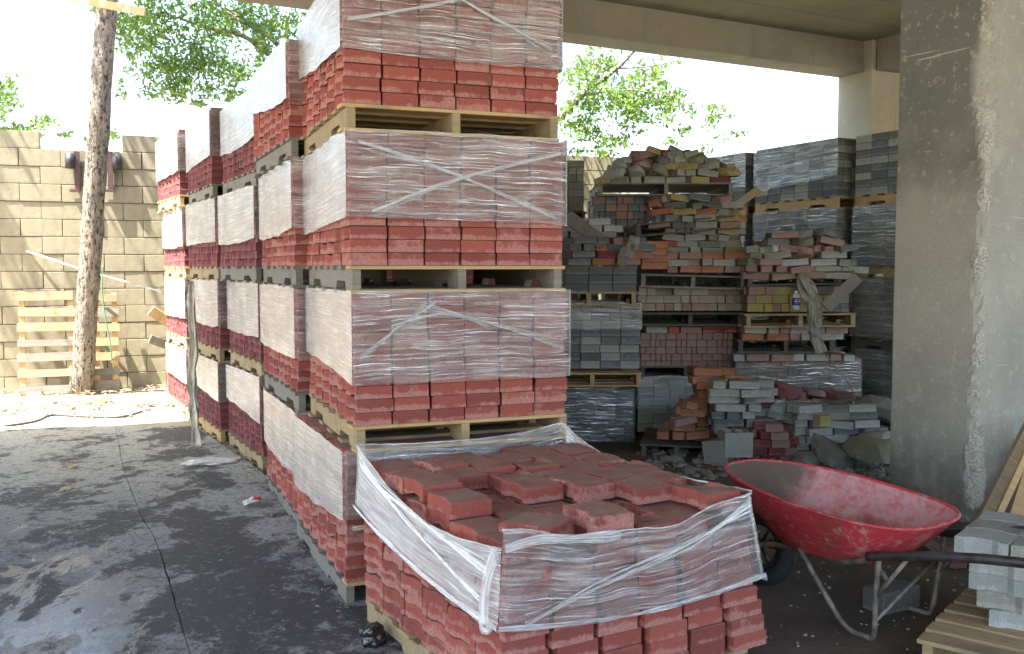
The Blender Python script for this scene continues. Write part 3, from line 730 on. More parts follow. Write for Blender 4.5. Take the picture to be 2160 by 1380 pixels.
GR = ['slate', 'slate', 'grey']; MIX = ['grey', 'grey', 'brown', 'olive', 'maroon', 'grey', 'slate', 'olive', 'brown', 'grey', 'yellow']; GRM = ['grey', 'grey', 'pale', 'slate', 'olive']
# column just right of the red stacks
grid_stack('dark slate paver stack on the ground beside the open red stack, bottom of its column', 1140, 1336, 822, 938, 8.2, ['slate'], 0, .17, .056, .9, seed=11, wrap=(.02, .02), wmat='film_black')
back_pallet('bright yellow pallet between two slate stacks right of the red stacks', 1150, 1352, 816, 8.15, 'wood_new')
grid_stack('slate grey stack with dusty film crumpled on top, on the bright yellow pallet', 1140, 1350, 642, 778, 8.17, ['slate', 'slate', 'grey'], 0, .19, .066, .9, seed=12, half=.05, wrap=(.34, .34))
back_pallet('thin tan pallet above the dusty film of the slate stack', 1140, 1345, 646, 8.1, 'wood_tan')
grid_stack('three courses of large dark slate blocks with lime streaks on the tan pallet', 1140, 1343, 560, 618, 8.12, ['slate'], 0, .195, .08, .8, seed=13, half=0)
heap('pale grey pavers piled behind the third red tier, left in the back', 1150, 1340, 462, 560, 8.6, ['pale', 'pale', 'grey'], 14, 'round', deep=2, wild=.05, peak=.35)
heap('rusty orange and slate pavers tumbled on the large slate blocks', 1205, 1345, 505, 560, 8.15, ['orange', 'slate', 'brown', 'maroon', 'slate'], 15, 'flat', deep=2, wild=.08, peak=.5)
grid_stack('tall pale olive paver stack seen between red stack and rubble-topped pallet', 1165, 1232, 338, 445, 10.6, ['grey', 'olive'], 0, .17, .075, .8, seed=16, half=.1)
back_pallet('pallet under the tall pale olive stack', 1160, 1236, 470, 10.6, 'wood_dark')
grid_stack('lower olive and yellow paver stack behind the pale grey pile', 1165, 1262, 468, 850, 10.5, ['olive', 'yellow', 'grey'], 0, .12, .07, .8, seed=17)
# middle column
grid_stack('green grey paver stack on the ground, its upper part under dull film', 1345, 1478, 800, 912, 8.5, ['grey', 'olive'], R(6), .13, .075, .9, seed=21, wrap=(.2, .24), half=.3)
back_pallet('flat dark pallet on the film-covered green grey stack', 1350, 1545, 800, 8.7, 'wood_dark')
grid_stack('neat brown red paver block of five courses in the middle column', 1350, 1545, 702, 776, 8.7, ['brown'], 0, .10, .063, .9, seed=22, half=.35, jit=.003)
heap('thin row of grey and red pavers along the top of the brown block', 1352, 1540, 688, 702, 8.75, ['grey', 'brown', 'red'], 23, 'flat', deep=2, wild=.03)
back_pallet('dark pallet between the brown block and the beige pavers', 1345, 1568, 688, 8.6, 'wood_dark')
grid_stack('beige paver stack between two dark pallets', 1345, 1568, 606, 656, 8.62, ['beige', 'beige', 'brown'], 0, .15, .07, .9, seed=24, half=.5, ragged=.4, jit=.01)
back_pallet('worn pallet carrying the orange and brown pavers', 1350, 1572, 606, 8.55, 'wood_grey', tilt=(0, R(1.5)))
grid_stack('four bright orange pavers stacked at the left end of a pallet', 1352, 1410, 508, 568, 8.5, ['orange'], R(8), .25, .062, .25, seed=25, half=0, jit=.012, side=False)
heap('brown and orange pavers lying two deep beside the bright orange ones', 1412, 1552, 533, 576, 8.6, ['brown', 'orange', 'brown', 'grey'], 26, 'flat', deep=2, wild=.06)
heap('mixed grey and yellow pavers sliding on the slanted plate', 1402, 1550, 488, 536, 8.9, ['grey', 'grey', 'yellow', 'red', 'olive'], 27, 'flat', deep=2, wild=.2)
back_pallet('slanted dark pallet rising to the right in the middle column', 1345, 1562, 500, 8.8, 'wood_dark', tilt=(0, R(-5)))
grid_stack('small dark block of slate pavers under the top pallet, left half', 1252, 1372, 414, 478, 9.0, ['slate', 'slate', 'brown'], 0, .10, .07, .8, seed=28, half=.3)
heap('colourful pavers with tipped brown ones under the top pallet, right half', 1372, 1548, 415, 482, 8.85, ['slate', 'grey', 'brown', 'yellow', 'yellow', 'orange', 'slate'], 29, 'flat', deep=2, wild=.3)
back_pallet('top pallet of the middle column carrying the rubble heap', 1262, 1548, 413, 8.9, 'wood_grey')
heap('rubble heap of broken mixed pavers crowning the middle column', 1264, 1545, 322, 388, 8.95, MIX, 30, 'round', deep=4, wild=.35, rocks=.35, peak=.52)
tb = ob('yellow_block', bk('yellow', .28, .1, .06), None, AD(1392, 330, 8.95), (0, R(17), .1), label='long yellow brick lying tipped on the very top of the rubble heap', cat='brick')
ob('stone_chunk', rock_me('grey', 1), None, AD(1432, 335, 9.0), (0.3, .5, 0), label='pointed grey stone chunk at the peak of the rubble heap', cat='stone').scale = (.16, .12, .13)
grid_stack('added dark slate stack behind the middle column, blocking light through its pallets', 1275, 1545, 470, 860, 10.0, ['slate'], 0, .2, .08, .5, seed=61, half=.1)  # added stack, stops daylight showing through the pallets in front
grid_stack('added red stack hidden behind the nearest column, blocking light through its pallet gaps', 720, 1166, 62, 980, 7.4, ['maroon'], 0, .2, .08, .5, seed=62, half=.1)  # extra stack put in behind to keep daylight out of the pallet gaps
# right column
grid_stack('large brown block under taut film at the base of the right column', 1552, 1812, 760, 896, 8.5, ['brown'], 0, .2, .07, .85, seed=31, wrap=(.0, .0), wmat='film_black', half=.2)
heap('flat row of pale pavers along the top of the film-covered brown block', 1552, 1800, 744, 762, 8.45, ['pale', 'brown', 'grey'], 32, 'flat', deep=2, wild=.04)
back_pallet('crushed dark pallet beneath the mixed grey and orange rows', 1556, 1760, 745, 8.5, 'wood_dark')
heap('mixed grey, green and orange pavers under the pallet with the bottle', 1560, 1755, 688, 718, 8.5, ['grey', 'pale', 'orange', 'brown', 'grey'], 33, 'flat', deep=3, wild=.05)
back_pallet('splintered brown pallet on which the bottle stands', 1572, 1805, 692, 8.35, 'wood_tan', tilt=(0, R(-.5)))
grid_stack('yellow and black pavers behind the soft drink bottle', 1576, 1792, 604, 658, 8.4, ['yellow', 'yellow', 'yellow', 'slate', 'brown', 'olive'], 0, .15, .07, .85, seed=34, half=.4, jit=.012, ragged=.4)
back_pallet('broken pallet sagging below the pointed heap', 1575, 1800, 604, 8.4, 'wood_dark', tilt=(0, R(-1)))
heap('pointed heap of pink, grey and yellow pavers on top of the right column', 1560, 1795, 484, 590, 8.45, ['brown', 'brown', 'grey', 'olive', 'pale', 'slate', 'brown'], 35, 'round', deep=4, wild=.25, rocks=.1, bw=.23, peak=.5)
# floor piles
heap('orange pavers stacked and slipping on the floor in the middle', 1462, 1532, 770, 945, 7.75, ['orange'], 41, 'flat', deep=2, wild=.12, bw=.23)
heap('low spill of orange pavers left of the tall orange pile', 1398, 1470, 850, 925, 7.6, ['orange', 'orange', 'brown'], 42, 'mound', deep=2, wild=.3, peak=.8)
heap('grey, black and pink pavers stacked on the hollow blocks', 1500, 1594, 808, 915, 7.5, ['grey', 'slate', 'slate', 'pale', 'maroon', 'grey'], 43, 'flat', deep=3, wild=.06, bw=.24)
heap('slanting pile of grey pavers behind the red pile', 1585, 1665, 845, 930, 7.6, GRM, 44, 'mound', deep=3, wild=.35)
heap('red paver pile on the floor behind the wheelbarrow nose', 1580, 1672, 895, 975, 7.3, ['maroon', 'red', 'maroon', 'brown'], 45, 'round', deep=3, wild=.08, bw=.14)
heap('broad pile of grey pavers with one yellow paver in it', 1668, 1826, 860, 965, 7.45, ['grey', 'grey', 'slate', 'pale'], 46, 'flat', deep=3, wild=.14, bw=.21)
ob('yellow_paver', bk('yellow', .1, .1, .09), None, AD(1733, 898, 7.38), (0, 0, .3), label='single bright yellow paver sticking out of the grey pile', cat='paver')
heap('low mound of dusty red pavers before the film-covered brown block', 1640, 1792, 826, 900, 8.1, ['maroon', 'brown', 'brown'], 47, 'round', deep=3, wild=.15, rocks=.2)
# hollow concrete blocks
def hollow(label, px, py, d, rz):
    t = thing('hollow_block', label, 'concrete block', AD(px, py, d), rz, 'hollow concrete blocks on the floor')
    b = B(); b.box(-.11, .11, -.1, -.075, 0, .19); b.box(-.11, .11, .075, .1, 0, .19)
    for x in (-.11, -.012, .086): b.box(x, x + .024, -.0745, .0745, 0, .19)
    ob('shell', b.mesh('shell', 'grey'), t); return t
hollow('grey concrete block standing face on at the right end on the floor', 1550, 960, 7.3, R(4)); hollow('broken hollow block on its side left of the face-on one', 1498, 955, 7.4, R(50)).rotation_euler[0] = R(80)
# rocks
for i, (px, py, d, s, m, lab) in enumerate(((1752, 968, 7.05, .15, 'rock', 'large mossy grey rock behind the wheelbarrow rim'), (1830, 962, 7.0, .17, 'olive', 'flat greenish slab on the floor by the pillar'), (1850, 935, 7.3, .12, 'grey', 'rounded grey stone leaning beside the pillar'), (1868, 950, 7.2, .10, 'red', 'salmon red broken chunk at the pillar foot'), (1800, 870, 8.0, .17, 'rock', 'dark boulder left of the pillar, below the string'), (1858, 880, 7.9, .2, 'rock', 'large dark boulder against the far side of the pillar'), (1700, 980, 7.0, .09, 'rock', 'small dark stone left of the mossy rock'), (1660, 835, 8.0, .12, 'maroon', 'pinkish broken slab leaning on the dusty red mound'))):
    p = AD(px, py, d); ob('rock', rock_me(m, i % 5), None, (p.x, p.y, p.z + s * .3), (rnd.uniform(-.4, .4), rnd.uniform(-.4, .4), rnd.uniform(0, 6)), label=lab, cat='rock').scale = (s * 1.2, s, s * .8)
back_pallet('dark broken pallet lying on the floor left of the hollow blocks', 1352, 1500, 968, 7.6, 'wood_dark', R(-12), .8)
# wrapped row along the back
JP = Vector((3.27, 9.6, 0)); jn = ['middle', 'right', 'left', 'farthest left']
for s_, (off, lab) in enumerate(((0, 'middle'), (-1.33, 'right-hand'), (1.36, 'left-hand'), (2.72, 'farthest'))):
    for k in range(4):
        z = k * TH; o = JP + n2 * off + n1 * (.1 if s_ == 1 else 0) + Vector((0, 0, z))
        pm = 'wood_new' if k == 3 else 'wood_tan' if k == 2 else 'wood_dark'
        pallet(f'{["lowest", "second", "third", "topmost"][k]} pallet in the {lab} stack column of the grey back row', o, BY, pm, SW, 1.2, 'pallets of the grey back row')
        t = thing('paver_stack', f'{["lowest", "second", "third", "topmost"][k]} grey paver stack in the {lab} column of the wrapped back row', 'paver stack', o + Vector((0, 0, PALH + .001)), BY, 'grey stacks along the back')
        r = random.Random(s_ * 9 + k); bh = .0735; pal = ['slate', 'slate', 'grey'] if k == 3 else ['slate']
        for q in range(8):
            for j in range(6): ob('paver', bk(r.choice(pal), .1, .2, bh), t, (.05 + r.uniform(-.005, .005), .1 + j * .2, q * bh))
            for i in range(1, 10): 
                if i * .102 < SW - .05: ob('paver', bk(r.choice(pal), .102, .1, bh), t, (.05 + i * .102, .05 + r.uniform(-.005, .005), q * bh))
        bb = B().box(.101, SW, .101, 1.2, .001, 8 * bh - .003); ob('inner_pavers', bb.mesh('inner_pavers', 'slate'), t, kind='stuff')
        H = 8 * bh
        if not (s_ == 1 and k == 3): film(t, SW, 1.2, edge((.20 if k == 3 else .02, .2, .2, .12 if k == 3 else .02, 0)), edge((H + .01,) * 4 + (-.01,)), seed=s_ * 5 + k, mat='film', sides=(0, 0, 0, 1) if k == 3 else (1, 0, 0, 1))

# ------------------------------------------------------------------ leaning boards, rag, string, bottle
def board(name, label, a, b_, wd, th, mat, cat='board', up=(0, -1, .3), grp=None):
    a, b_ = Vector(a), Vector(b_); d = (b_ - a); L = d.length; d.normalize(); s = d.cross(Vector(up)).normalized(); n_ = s.cross(d)
    Mx = Matrix((s, d, n_)).transposed().to_4x4(); Mx.translation = a
    me = B().box(-wd / 2, wd / 2, 0, L, -th / 2, th / 2).mesh(name, mat); o = ob(name, me, label=label, cat=cat, group=grp); o.matrix_world = Mx; return o
board('plank', 'grey plank slanting behind the grey pile in the right column', AD(1742, 650, 8.2), AD(1810, 585, 8.25), .10, .02, 'wood_grey', 'plank')
board('plank', 'weathered plank sliding down over the pale grey pavers', AD(1195, 455, 8.3), AD(1275, 515, 8.1), .12, .02, 'wood_grey', 'plank')
board('plank', 'pale plank leaning between the rubble and the wrapped back row', AD(1545, 440, 8.8), AD(1600, 400, 9.0), .07, .02, 'wood_tan', 'plank')
board('plank', 'dark brown post leaning against the front of the concrete pillar', AD(2062, 1120, 5.2), AD(2185, 880, 5.35), .07, .05, 'wood_tan', 'plank')
board('plank', 'narrow yellow lath leaning in front of the dark post', AD(2092, 1115, 5.1), AD(2190, 905, 5.25), .035, .03, 'wood_new', 'plank')
board('plywood_sheet', 'orange plywood sheet leaning beside the pillar at the right edge', AD(2200, 1130, 5.3), AD(2262, 930, 5.45), .42, .015, 'plywood', 'plywood')
def rag(label, name, pts, rad, mat, cat):
    P = catmull(pts, 8); rs = []
    for i in range(len(P)):
        t = i / (len(P) - 1) * (len(rad) - 1); k = min(int(t), len(rad) - 2); rs.append(rad[k] + (rad[k + 1] - rad[k]) * (t - k))
    b = B(); n = 22; V = []
    for i, p in enumerate(P):
        for k in range(n):
            t = 2 * math.pi * k / n; q = rs[i] * (1 + .42 * math.sin(k * math.pi + .0) * .6 + .45 * noise.noise(Vector((k * 1.7, i * .10, len(pts)))))
            V.append(p + Vector((math.cos(t) * q, math.sin(t) * q * .4, 0)))
    Fc = [(i * n + k, i * n + (k + 1) % n, (i + 1) * n + (k + 1) % n, (i + 1) * n + k) for i in range(len(P) - 1) for k in range(n)]
    me = mesh(name, V, Fc, mat, True, [(p[2] * 1.0, (i % n) * .035) for i, p in enumerate(V)])
    return ob(name, me, label=label, cat=cat)
def strands(label, name, pts, wd, mat, cat, k=5, seed=1, spread=.03):
    t = thing(name, label, cat); r = random.Random(seed)
    for q in range(k):
        P = [Vector(p) + Vector((r.uniform(-1, 1) * spread * (i > 0), r.uniform(-1, 1) * spread * .5, r.uniform(-.03, .03))) for i, p in enumerate(pts)]
        ribbon(t, P[:len(P) - (q % 2 if len(P) > 3 else 0)], wd * r.uniform(.5, 1.1), mat, seed=seed * 9 + q, name='strand', nrm=(r.uniform(-.6, .6), -1, 0))
    return t
M['rag_film'] = film_mat('dusty_torn_film', .62, .25, (.36, .33, .26))
strands('limp grey brown torn plastic hanging over the pallet with the bottle', 'hanging_plastic', [AD(1690, 588, 8.12), AD(1706, 612, 8.08), AD(1716, 650, 8.06), AD(1722, 695, 8.06), AD(1732, 745, 8.08)], .10, 'rag', 'plastic rag', 6, 3, .03)
strands('dirty crumpled plastic hanging left of the bright orange pavers', 'hanging_plastic', [AD(1340, 506, 8.0), AD(1330, 525, 7.98), AD(1318, 545, 7.98), AD(1308, 562, 8.0)], .10, 'rag', 'plastic rag', 4, 5, .02)
b = B().tube([AD(1733, 740, 8.1), AD(1765, 775, 8.0), AD(1795, 815, 7.9), AD(1805, 842, 7.8)], .006, 6); ob('string', b.mesh('string', 'rag'), label='thin loose string hanging from the rag down to the boulders', cat='string')
p = AD(1679, 655, 8.18); bo = thing('drink_bottle', 'small plastic soft drink bottle with blue label standing on the splintered pallet', 'bottle', p)
def lathe(prof, n=20):
    V = [(rr * math.cos(2 * math.pi * k / n), rr * math.sin(2 * math.pi * k / n), z) for rr, z in prof for k in range(n)]
    Fc = [(i * n + k, i * n + (k + 1) % n, (i + 1) * n + (k + 1) % n, (i + 1) * n + k) for i in range(len(prof) - 1) for k in range(n)]
    return V, Fc
V, Fc = lathe([(0, 0), (.028, .002), (.033, .015), (.034, .05), (.034, .11), (.026, .14), (.014, .152), (.013, .165), (0, .166)]); ob('body', mesh('body', V, Fc, 'bottle_clear', True), bo)
V, Fc = lathe([(.0345, .045), (.0352, .046), (.0352, .108), (.0345, .11)]); ob('paper_label', mesh('paper_label', V, Fc, 'bottle_blue', True), bo)
V, Fc = lathe([(.0145, .153), (.0155, .155), (.0155, .168), (0, .170)]); ob('cap', mesh('cap', V, Fc, 'emblem_white', True), bo)
def disc_part(name, rad, y, z, mat, a0, a1):
    n = 14; V = [(0, y, z)]; 
    for i in range(n + 1): t = a0 + (a1 - a0) * i / n; V.append((rad * math.cos(t), y + .0, z + rad * math.sin(t)))
    return mesh(name, V, [(0, i + 1, i + 2) for i in range(n)], mat)
ob('emblem', disc_part('emblem', .021, -.0358, .078, 'emblem_white', 0, 6.283), bo); ob('emblem', disc_part('emblem', .018, -.0368, .080, 'emblem_red', -.2, 3.0), bo); ob('emblem', disc_part('emblem', .018, -.0368, .076, 'bottle_blue', 3.0 + .15, 6.28 - .35), bo)

# ------------------------------------------------------------------ wheelbarrow
Aw = Vector((.62, -.785, 0)).normalized(); wb = thing('wheelbarrow', 'red wheelbarrow with cement-crusted nose, standing between open red stack and pillar', 'wheelbarrow', (1.20, 4.50, 0), math.atan2(Aw.y, Aw.x))
def tray(off):
    rings = 14; n = 56; V = []
    for k in range(rings + 1):
        q = k / rings
        a0 = -.15 + q * .30; a1 = .90 - q * .22; wd = .335 - .125 * q ** 1.1
        zr = lambda u: .55 - .042 * u + .02 * math.cos(u * 3.14)
        for i in range(n):
            t = 2 * math.pi * i / n; c, s = math.cos(t), math.sin(t)
            e = .62 if c > 0 else .95
            u = math.copysign(abs(c) ** e, c); v = math.copysign(abs(s) ** .72, s)
            a = (a0 + a1) / 2 + (a1 - a0) / 2 * u; ww = wd * v * (1 - .22 * max(0, -u) ** 1.5)
            f = (u + 1) / 2; z = zr(f) * (1 - q) + .285 * q + (.0 if q < 1 else 0); z += .02 * math.sin(q * math.pi) * -1
            V.append((a, ww, z + off))
    V.append(((.15 + .68) / 2, 0, .28 + off)); c0 = len(V) - 1
    Fc = [(k * n + i, k * n + (i + 1) % n, (k + 1) * n + (i + 1) % n, (k + 1) * n + i) for k in range(rings) for i in range(n)] + [(rings * n + i, rings * n + (i + 1) % n, c0) for i in range(n)]
    return V, Fc, n
V, Fc, n_ = tray(0)
bm = bmesh.new(); vs = [bm.verts.new(p) for p in V]; [bm.faces.new([vs[i] for i in f]) for f in Fc]; bmesh.ops.recalc_face_normals(bm, faces=bm.faces[:])
me = bpy.data.meshes.new('tray'); bm.to_mesh(me); bm.free(); me.materials.append(M['paint_out']); me.polygons.foreach_set('use_smooth', [True] * len(me.polygons)); tr_ = ob('tray', me, wb)
def inner():
    V2 = [];  cx = .4
    for p in V: V2.append((cx + (p[0] - cx) * .992, p[1] * .985, p[2] + .004))
    return V2
ob('tray_inside', mesh('tray_inside', inner(), Fc, 'paint_in', True), wb)
rim = [Vector(V[i]) for i in range(n_)]; rim.append(rim[0]); rb = B().tube(rim, .0085, 8); ob('rim', rb.mesh('rim', 'paint_out', True), wb)
def torus(R0, r0, n=40, m=12):
    V = [((R0 + r0 * math.cos(b_)) * math.cos(a), r0 * math.sin(b_) * 1.05, (R0 + r0 * math.cos(b_)) * math.sin(a)) for a in [2 * math.pi * i / n for i in range(n)] for b_ in [2 * math.pi * j / m for j in range(m)]]
    return V, [(i * m + j, ((i + 1) % n) * m + j, ((i + 1) % n) * m + (j + 1) % m, i * m + (j + 1) % m) for i in range(n) for j in range(m)]
V_, F_ = torus(.155, .042); wl = ob('wheel', mesh('tyre', V_, F_, 'rubber', True), wb, (0, 0, .197))
V_, F_ = torus(.108, .016, 32, 8); ob('wheel_rim', mesh('wheel_rim', V_, F_, 'grips', True), wl)
b = B(); [b.tube([(.015 * math.cos(a), 0, .015 * math.sin(a)), (.108 * math.cos(a), 0, .108 * math.sin(a))], .008, 6) for a in [i * math.pi / 3 for i in range(6)]]; b.tube([(0, -.1, 0), (0, .1, 0)], .012, 8); ob('spokes', b.mesh('spokes', 'grips', True), wl, kind='stuff')
for s in (-1, 1):
    P = catmull([(0, s * .09, .197), (.16, s * .10, .25), (.42, s * .15, .268), (.60, s * .21, .30), (.76, s * .265, .365)], 6); ob('frame_tube', B().tube(P, .0125, 10).mesh('frame_tube', 'steel', True), wb)
    P = catmull([(.72, s * .264, .36), (.95, s * .28, .42), (1.2, s * .30, .475), (1.5, s * .305, .515)], 6); ob('handle', B().tube(P, .019, 10).mesh('handle', 'grips', True), wb)
    P = catmull([(.36, s * .21, .30), (.50, s * .225, .14), (.60, s * .225, .03), (.69, s * .225, .014), (.735, s * .23, .03), (.75, s * .25, .18), (.77, s * .265, .365)], 8); ob('leg', B().tube(P, .0115, 8).mesh('leg', 'steel', True), wb)
    ob('brace', B().tube([(.745, s * .25, .19), (.90, s * .275, .40)], .009, 8).mesh('brace', 'steel', True), wb)
ob('cross_brace', B().tube([(.75, -.24, .1), (.76, .24, .28)], .008, 8).mesh('cross_brace', 'steel', True), wb)

# ------------------------------------------------------------------ pallet with grey pavers at the right edge
PY = R(-39); pc = Vector((1.545, 3.52, 0))
pallet('slatted pallet at the lower right corner under grey pavers', pc, PY, 'wood_tan', 1.2, 1.0, 'pallets under the red paver stacks', nb=8)
t = thing('paver_stack', 'pale grey pavers stacked stepwise on the pallet at the lower right corner', 'paver stack', pc, PY); r = random.Random(3); px_ = Vector((math.cos(PY), math.sin(PY), 0)); py_ = Vector((-math.sin(PY), math.cos(PY), 0))
PG = {c: wavy('paver', c, 1, .066, .02) for c in ('pale', 'grey')}
t.location = pc + px_ * .10 + py_ * .30 + Vector((0, 0, PALH + .001))
offs = [.07, .02, .0, .0, -.06]
for k in range(5):
    for i in range(4):
        for j in range(3): ob('paver', PG[r.choice(('pale', 'pale', 'grey'))], t, (offs[k] + .1 + i * .2 + r.uniform(-.01, .01), .09 + j * .172 + r.uniform(-.006, .006), k * .067), (0, 0, math.pi / 2 + r.uniform(-.05, .05)))
for (x, y, k, rz) in ((.36, .16, 5, 1.2), (.55, .2, 5, 1.7), (.72, .2, 5, 1.45), (.50, .22, 6, 1.25), (.7, .2, 6, 1.6)): ob('paver', PG['grey' if k == 5 else 'pale'], t, (x, y, k * .067), (0, 0, rz))
heap('dark brown pavers low on the floor behind the wheelbarrow handles', 1985, 2055, 1165, 1245, 4.75, ['maroon', 'slate'], 51, 'flat', deep=2, wild=.1)
b = B().box(-.13, .13, -.06, .06, 0, .10); ob('slotted_block', box_mesh('slotted_block', .24, .12, .1, 'slate', .006), None, AZ(1880, 1282, .006), (0, R(0), R(28)), label='dark block lying on the dirt under the wheelbarrow legs', cat='block')

# ------------------------------------------------------------------ utility pole, boards, wall fittings, cables
pb, pt_ = AD(172, 830, 11.35), AD(228, -30, 11.0); P = [pb + (pt_ - pb) * (i / 24) for i in range(25)]
P = [p + Vector((.005 * math.sin(i * .9), 0, 0)) for i, p in enumerate(P)]
up_ = thing('wooden_pole', 'rough bark-covered wooden pole leaning slightly right before the block wall', 'pole', (pb.x, pb.y, 0)); q = Vector((pb.x, pb.y, 0))
ob('shaft', B().tube([p - q for p in P], [.125 - .012 * i / 24 for i in range(25)], 20, .12).mesh('shaft', 'bark', True), up_)
o = board('cross_plank', None, AD(140, -6, 10.85), AD(306, 26, 10.75), .085, .03, 'wood_new', None, up=(0, -1, 0)); 
o['label'] = 'fresh yellow plank nailed across the head of the pole'; o['category'] = 'plank'
def wp(px, py, off=0):
    "point on the face of the block wall, off metres before it"
    u, y, ww = _ray(px, py); nn = Vector((math.sin(WA), -math.cos(WA), 0)); c = (wo_ + nn * off).dot(nn); d = Vector((u, y, ww)); tt = (c - Vector((0, 0, EYE)).dot(nn)) / d.dot(nn); return Vector((0, 0, EYE)) + d * tt
for (x0, cx, lab) in ((164, 151, 'left'), (234, 247, 'right')):
    p = wp(x0, 400, .05); t = thing('wall_fitting', f'dark steel post with black canister on the wall just {lab} of the pole', 'bracket', p, WA, 'dark fittings on the block wall')
    ob('post', B().box(-.03, .03, -.03, .03, 0, .46).mesh('post', 'rust'), t); dx = (cx - x0) * p.y / F
    ob('canister', B().tube([(dx, -.02, .25), (dx, -.02, .43)], .055, 14).mesh('canister', 'black_metal', True), t); ob('foot', B().box(-.09, .02, -.03, .03, -.03, 0).mesh('foot', 'rust'), t)
def cable(label, pts, rad, mat, name='cable', cat='cable'): ob(name, B().tube(catmull(pts, 8), rad, 6).mesh(name, mat, True), label=label, cat=cat)
cable('pale cable slanting down from the left across the wall behind the pole', [AD(-40, 500, 11.6), AD(80, 538, 11.5), AD(200, 577, 11.5), AD(345, 616, 11.6)], .013, 'white_cable')
cable('dark hose lying on the far edge of the driveway', [AZ(-30, 905, .02), AZ(70, 890, .02), AZ(110, 876, .03), AZ(160, 878, .02), AZ(250, 880, .02), AZ(300, 868, .02)], .014, 'black_cable', 'hose', 'hose')
cable('green twine dangling beside the pole', [AD(217, 560, 11.1), AD(216, 620, 11.1), AD(224, 680, 11.1), AD(232, 720, 11.1), AD(236, 760, 11.1)], .008, 'vine', 'twine', 'twine')
def lean_pallet(label, px0, px1, py0, py1, nsl, seed):
    r = random.Random(seed); a = wp(px0, py1, .32); b_ = wp(px1, py1, .32); H = wp(px0, py0, .06).z - 0; W = (b_ - a).length; t = thing('pallet', label, 'pallet', (a.x, a.y, 0.0), WA, 'old pallets leaning on the wall', rot=(R(-8), 0, WA))
    for x in (.03, W - .03): ob('rail', B().box(x - .03, x + .03, 0, .04, 0, H).mesh('rail', 'wood_new'), t)
    for i in range(nsl): z = .04 + (H - .16) * i / (nsl - 1); ob('slat', B().box(-.02, W + .02, -.022, -.001, z, z + .10 + r.uniform(-.02, .01)).mesh('slat', 'wood_tan' if r.random() < .7 else 'wood_grey'), t, (0, 0, 0), (0, r.uniform(-.02, .02), 0))
lean_pallet('sunlit pallet leaning on the wall left of the pole', 42, 158, 612, 828, 7, 1); lean_pallet('narrower sunlit pallet leaning on the wall right of the pole', 200, 250, 615, 822, 7, 2)
board('plank', 'upper bleached board sticking out beyond the farthest red stack', AD(318, 655, 11.0), AD(372, 690, 11.2), .12, .02, 'wood_new', 'plank', up=(0, -1, .1)); board('plank', 'lower bleached board sticking out beyond the farthest red stack', AD(316, 715, 11.0), AD(372, 735, 11.2), .10, .02, 'wood_grey', 'plank', up=(0, -1, .1))
board('plank', 'thick sunlit timber lying at the foot of the pole', AD(128, 858, 10.6), AD(234, 846, 10.7), .10, .09, 'wood_new', 'timber', up=(0, 0, 1)); board('plank', 'flat board lying on the litter left of the stacks', AD(290, 855, 10.3), AD(326, 853, 10.35), .09, .03, 'wood_grey', 'board', up=(0, 0, 1))

# litter, leaves, stones along the wall foot
def scatter(n, fn, sz, mat, name, seed, flat=.4):
    r = np.random.RandomState(seed); V = []; Fc = []
    for i in range(n):
        c = fn(r)
        if c is None: continue
        a = r.rand() * 6.28; s = sz * (.5 + r.rand()); u = Vector((math.cos(a), math.sin(a), r.uniform(-flat, flat))) * s; v = Vector((-math.sin(a), math.cos(a), r.uniform(-flat, flat))) * s * .5
        k = len(V); V += [c - u, c - v, c + u, c + v]; Fc.append((k, k + 1, k + 2, k + 3))
    return mesh(name, V, Fc, mat)
def strip(r):
    x = r.uniform(-7, -2.5); y = 9.3 + .28 * (x + 7) + r.rand() ** 1.3 * 2.3; return Vector((x, y, .012 + r.rand() * .05 + max(0, .10 * noise.noise(Vector((x * 2, y * 2, 0))))))
ob('leaf_litter', scatter(2600, strip, .03, 'leaf_dry', 'leaf_litter', 4), kind='stuff')
def pebbles(n, fn, s0, s1, mats, seed, name):
    r = np.random.RandomState(seed); bb = B(); bm_ = ROCKS[0]; V0 = [v.co.copy() for v in bm_.vertices]; F0 = [tuple(p.vertices) for p in bm_.polygons]
    bm2 = bmesh.new(); bmesh.ops.create_icosphere(bm2, subdivisions=1, radius=1); V0 = [v.co.copy() for v in bm2.verts]; F0 = [tuple(v.index for v in f.verts) for f in bm2.faces]; bm2.free()
    for i in range(n):
        c = fn(r); s = s0 + (s1 - s0) * r.rand() ** 3; R3 = Matrix.Rotation(r.rand() * 6, 3, 'Z'); k = Vector((r.uniform(.7, 1.4), r.uniform(.6, 1), r.uniform(.4, .8)))
        bb.add([c + R3 @ Vector((p.x * k.x, p.y * k.y, p.z * k.z)) * s * (1 + .3 * noise.noise(p + Vector((i, 0, 0)))) for p in V0], F0)
    return ob(name, bb.mesh(name, mats), kind='stuff')
def dirtfn(r):
    while 1:
        x, y = r.uniform(.9, 3.6), r.uniform(3.2, 7.4)
        if not (y < 4.9 and x < 1.0): return Vector((x, y, .006))
pebbles(1100, dirtfn, .002, .012, 'grey', 5, 'gravel')
def rubble_spot(r):
    while 1:
        p = AZ(r.uniform(1345, 1885), r.uniform(925, 1010), .01)
        if p.y > 5.9: return p
pebbles(420, rubble_spot, .012, .085, 'rock', 31, 'rubble')
pebbles(160, rubble_spot, .010, .05, 'brown', 32, 'brick_rubble')
pebbles(260, lambda r: Vector((r.uniform(-7, -3.0), r.uniform(9.4, 10.6), .02)), .008, .05, 'beige', 6, 'stone_litter')
pebbles(160, lambda r: Vector((r.uniform(-3.5, -.9), r.uniform(3.3, 8.5), .031)), .002, .007, 'slate', 7, 'grit')

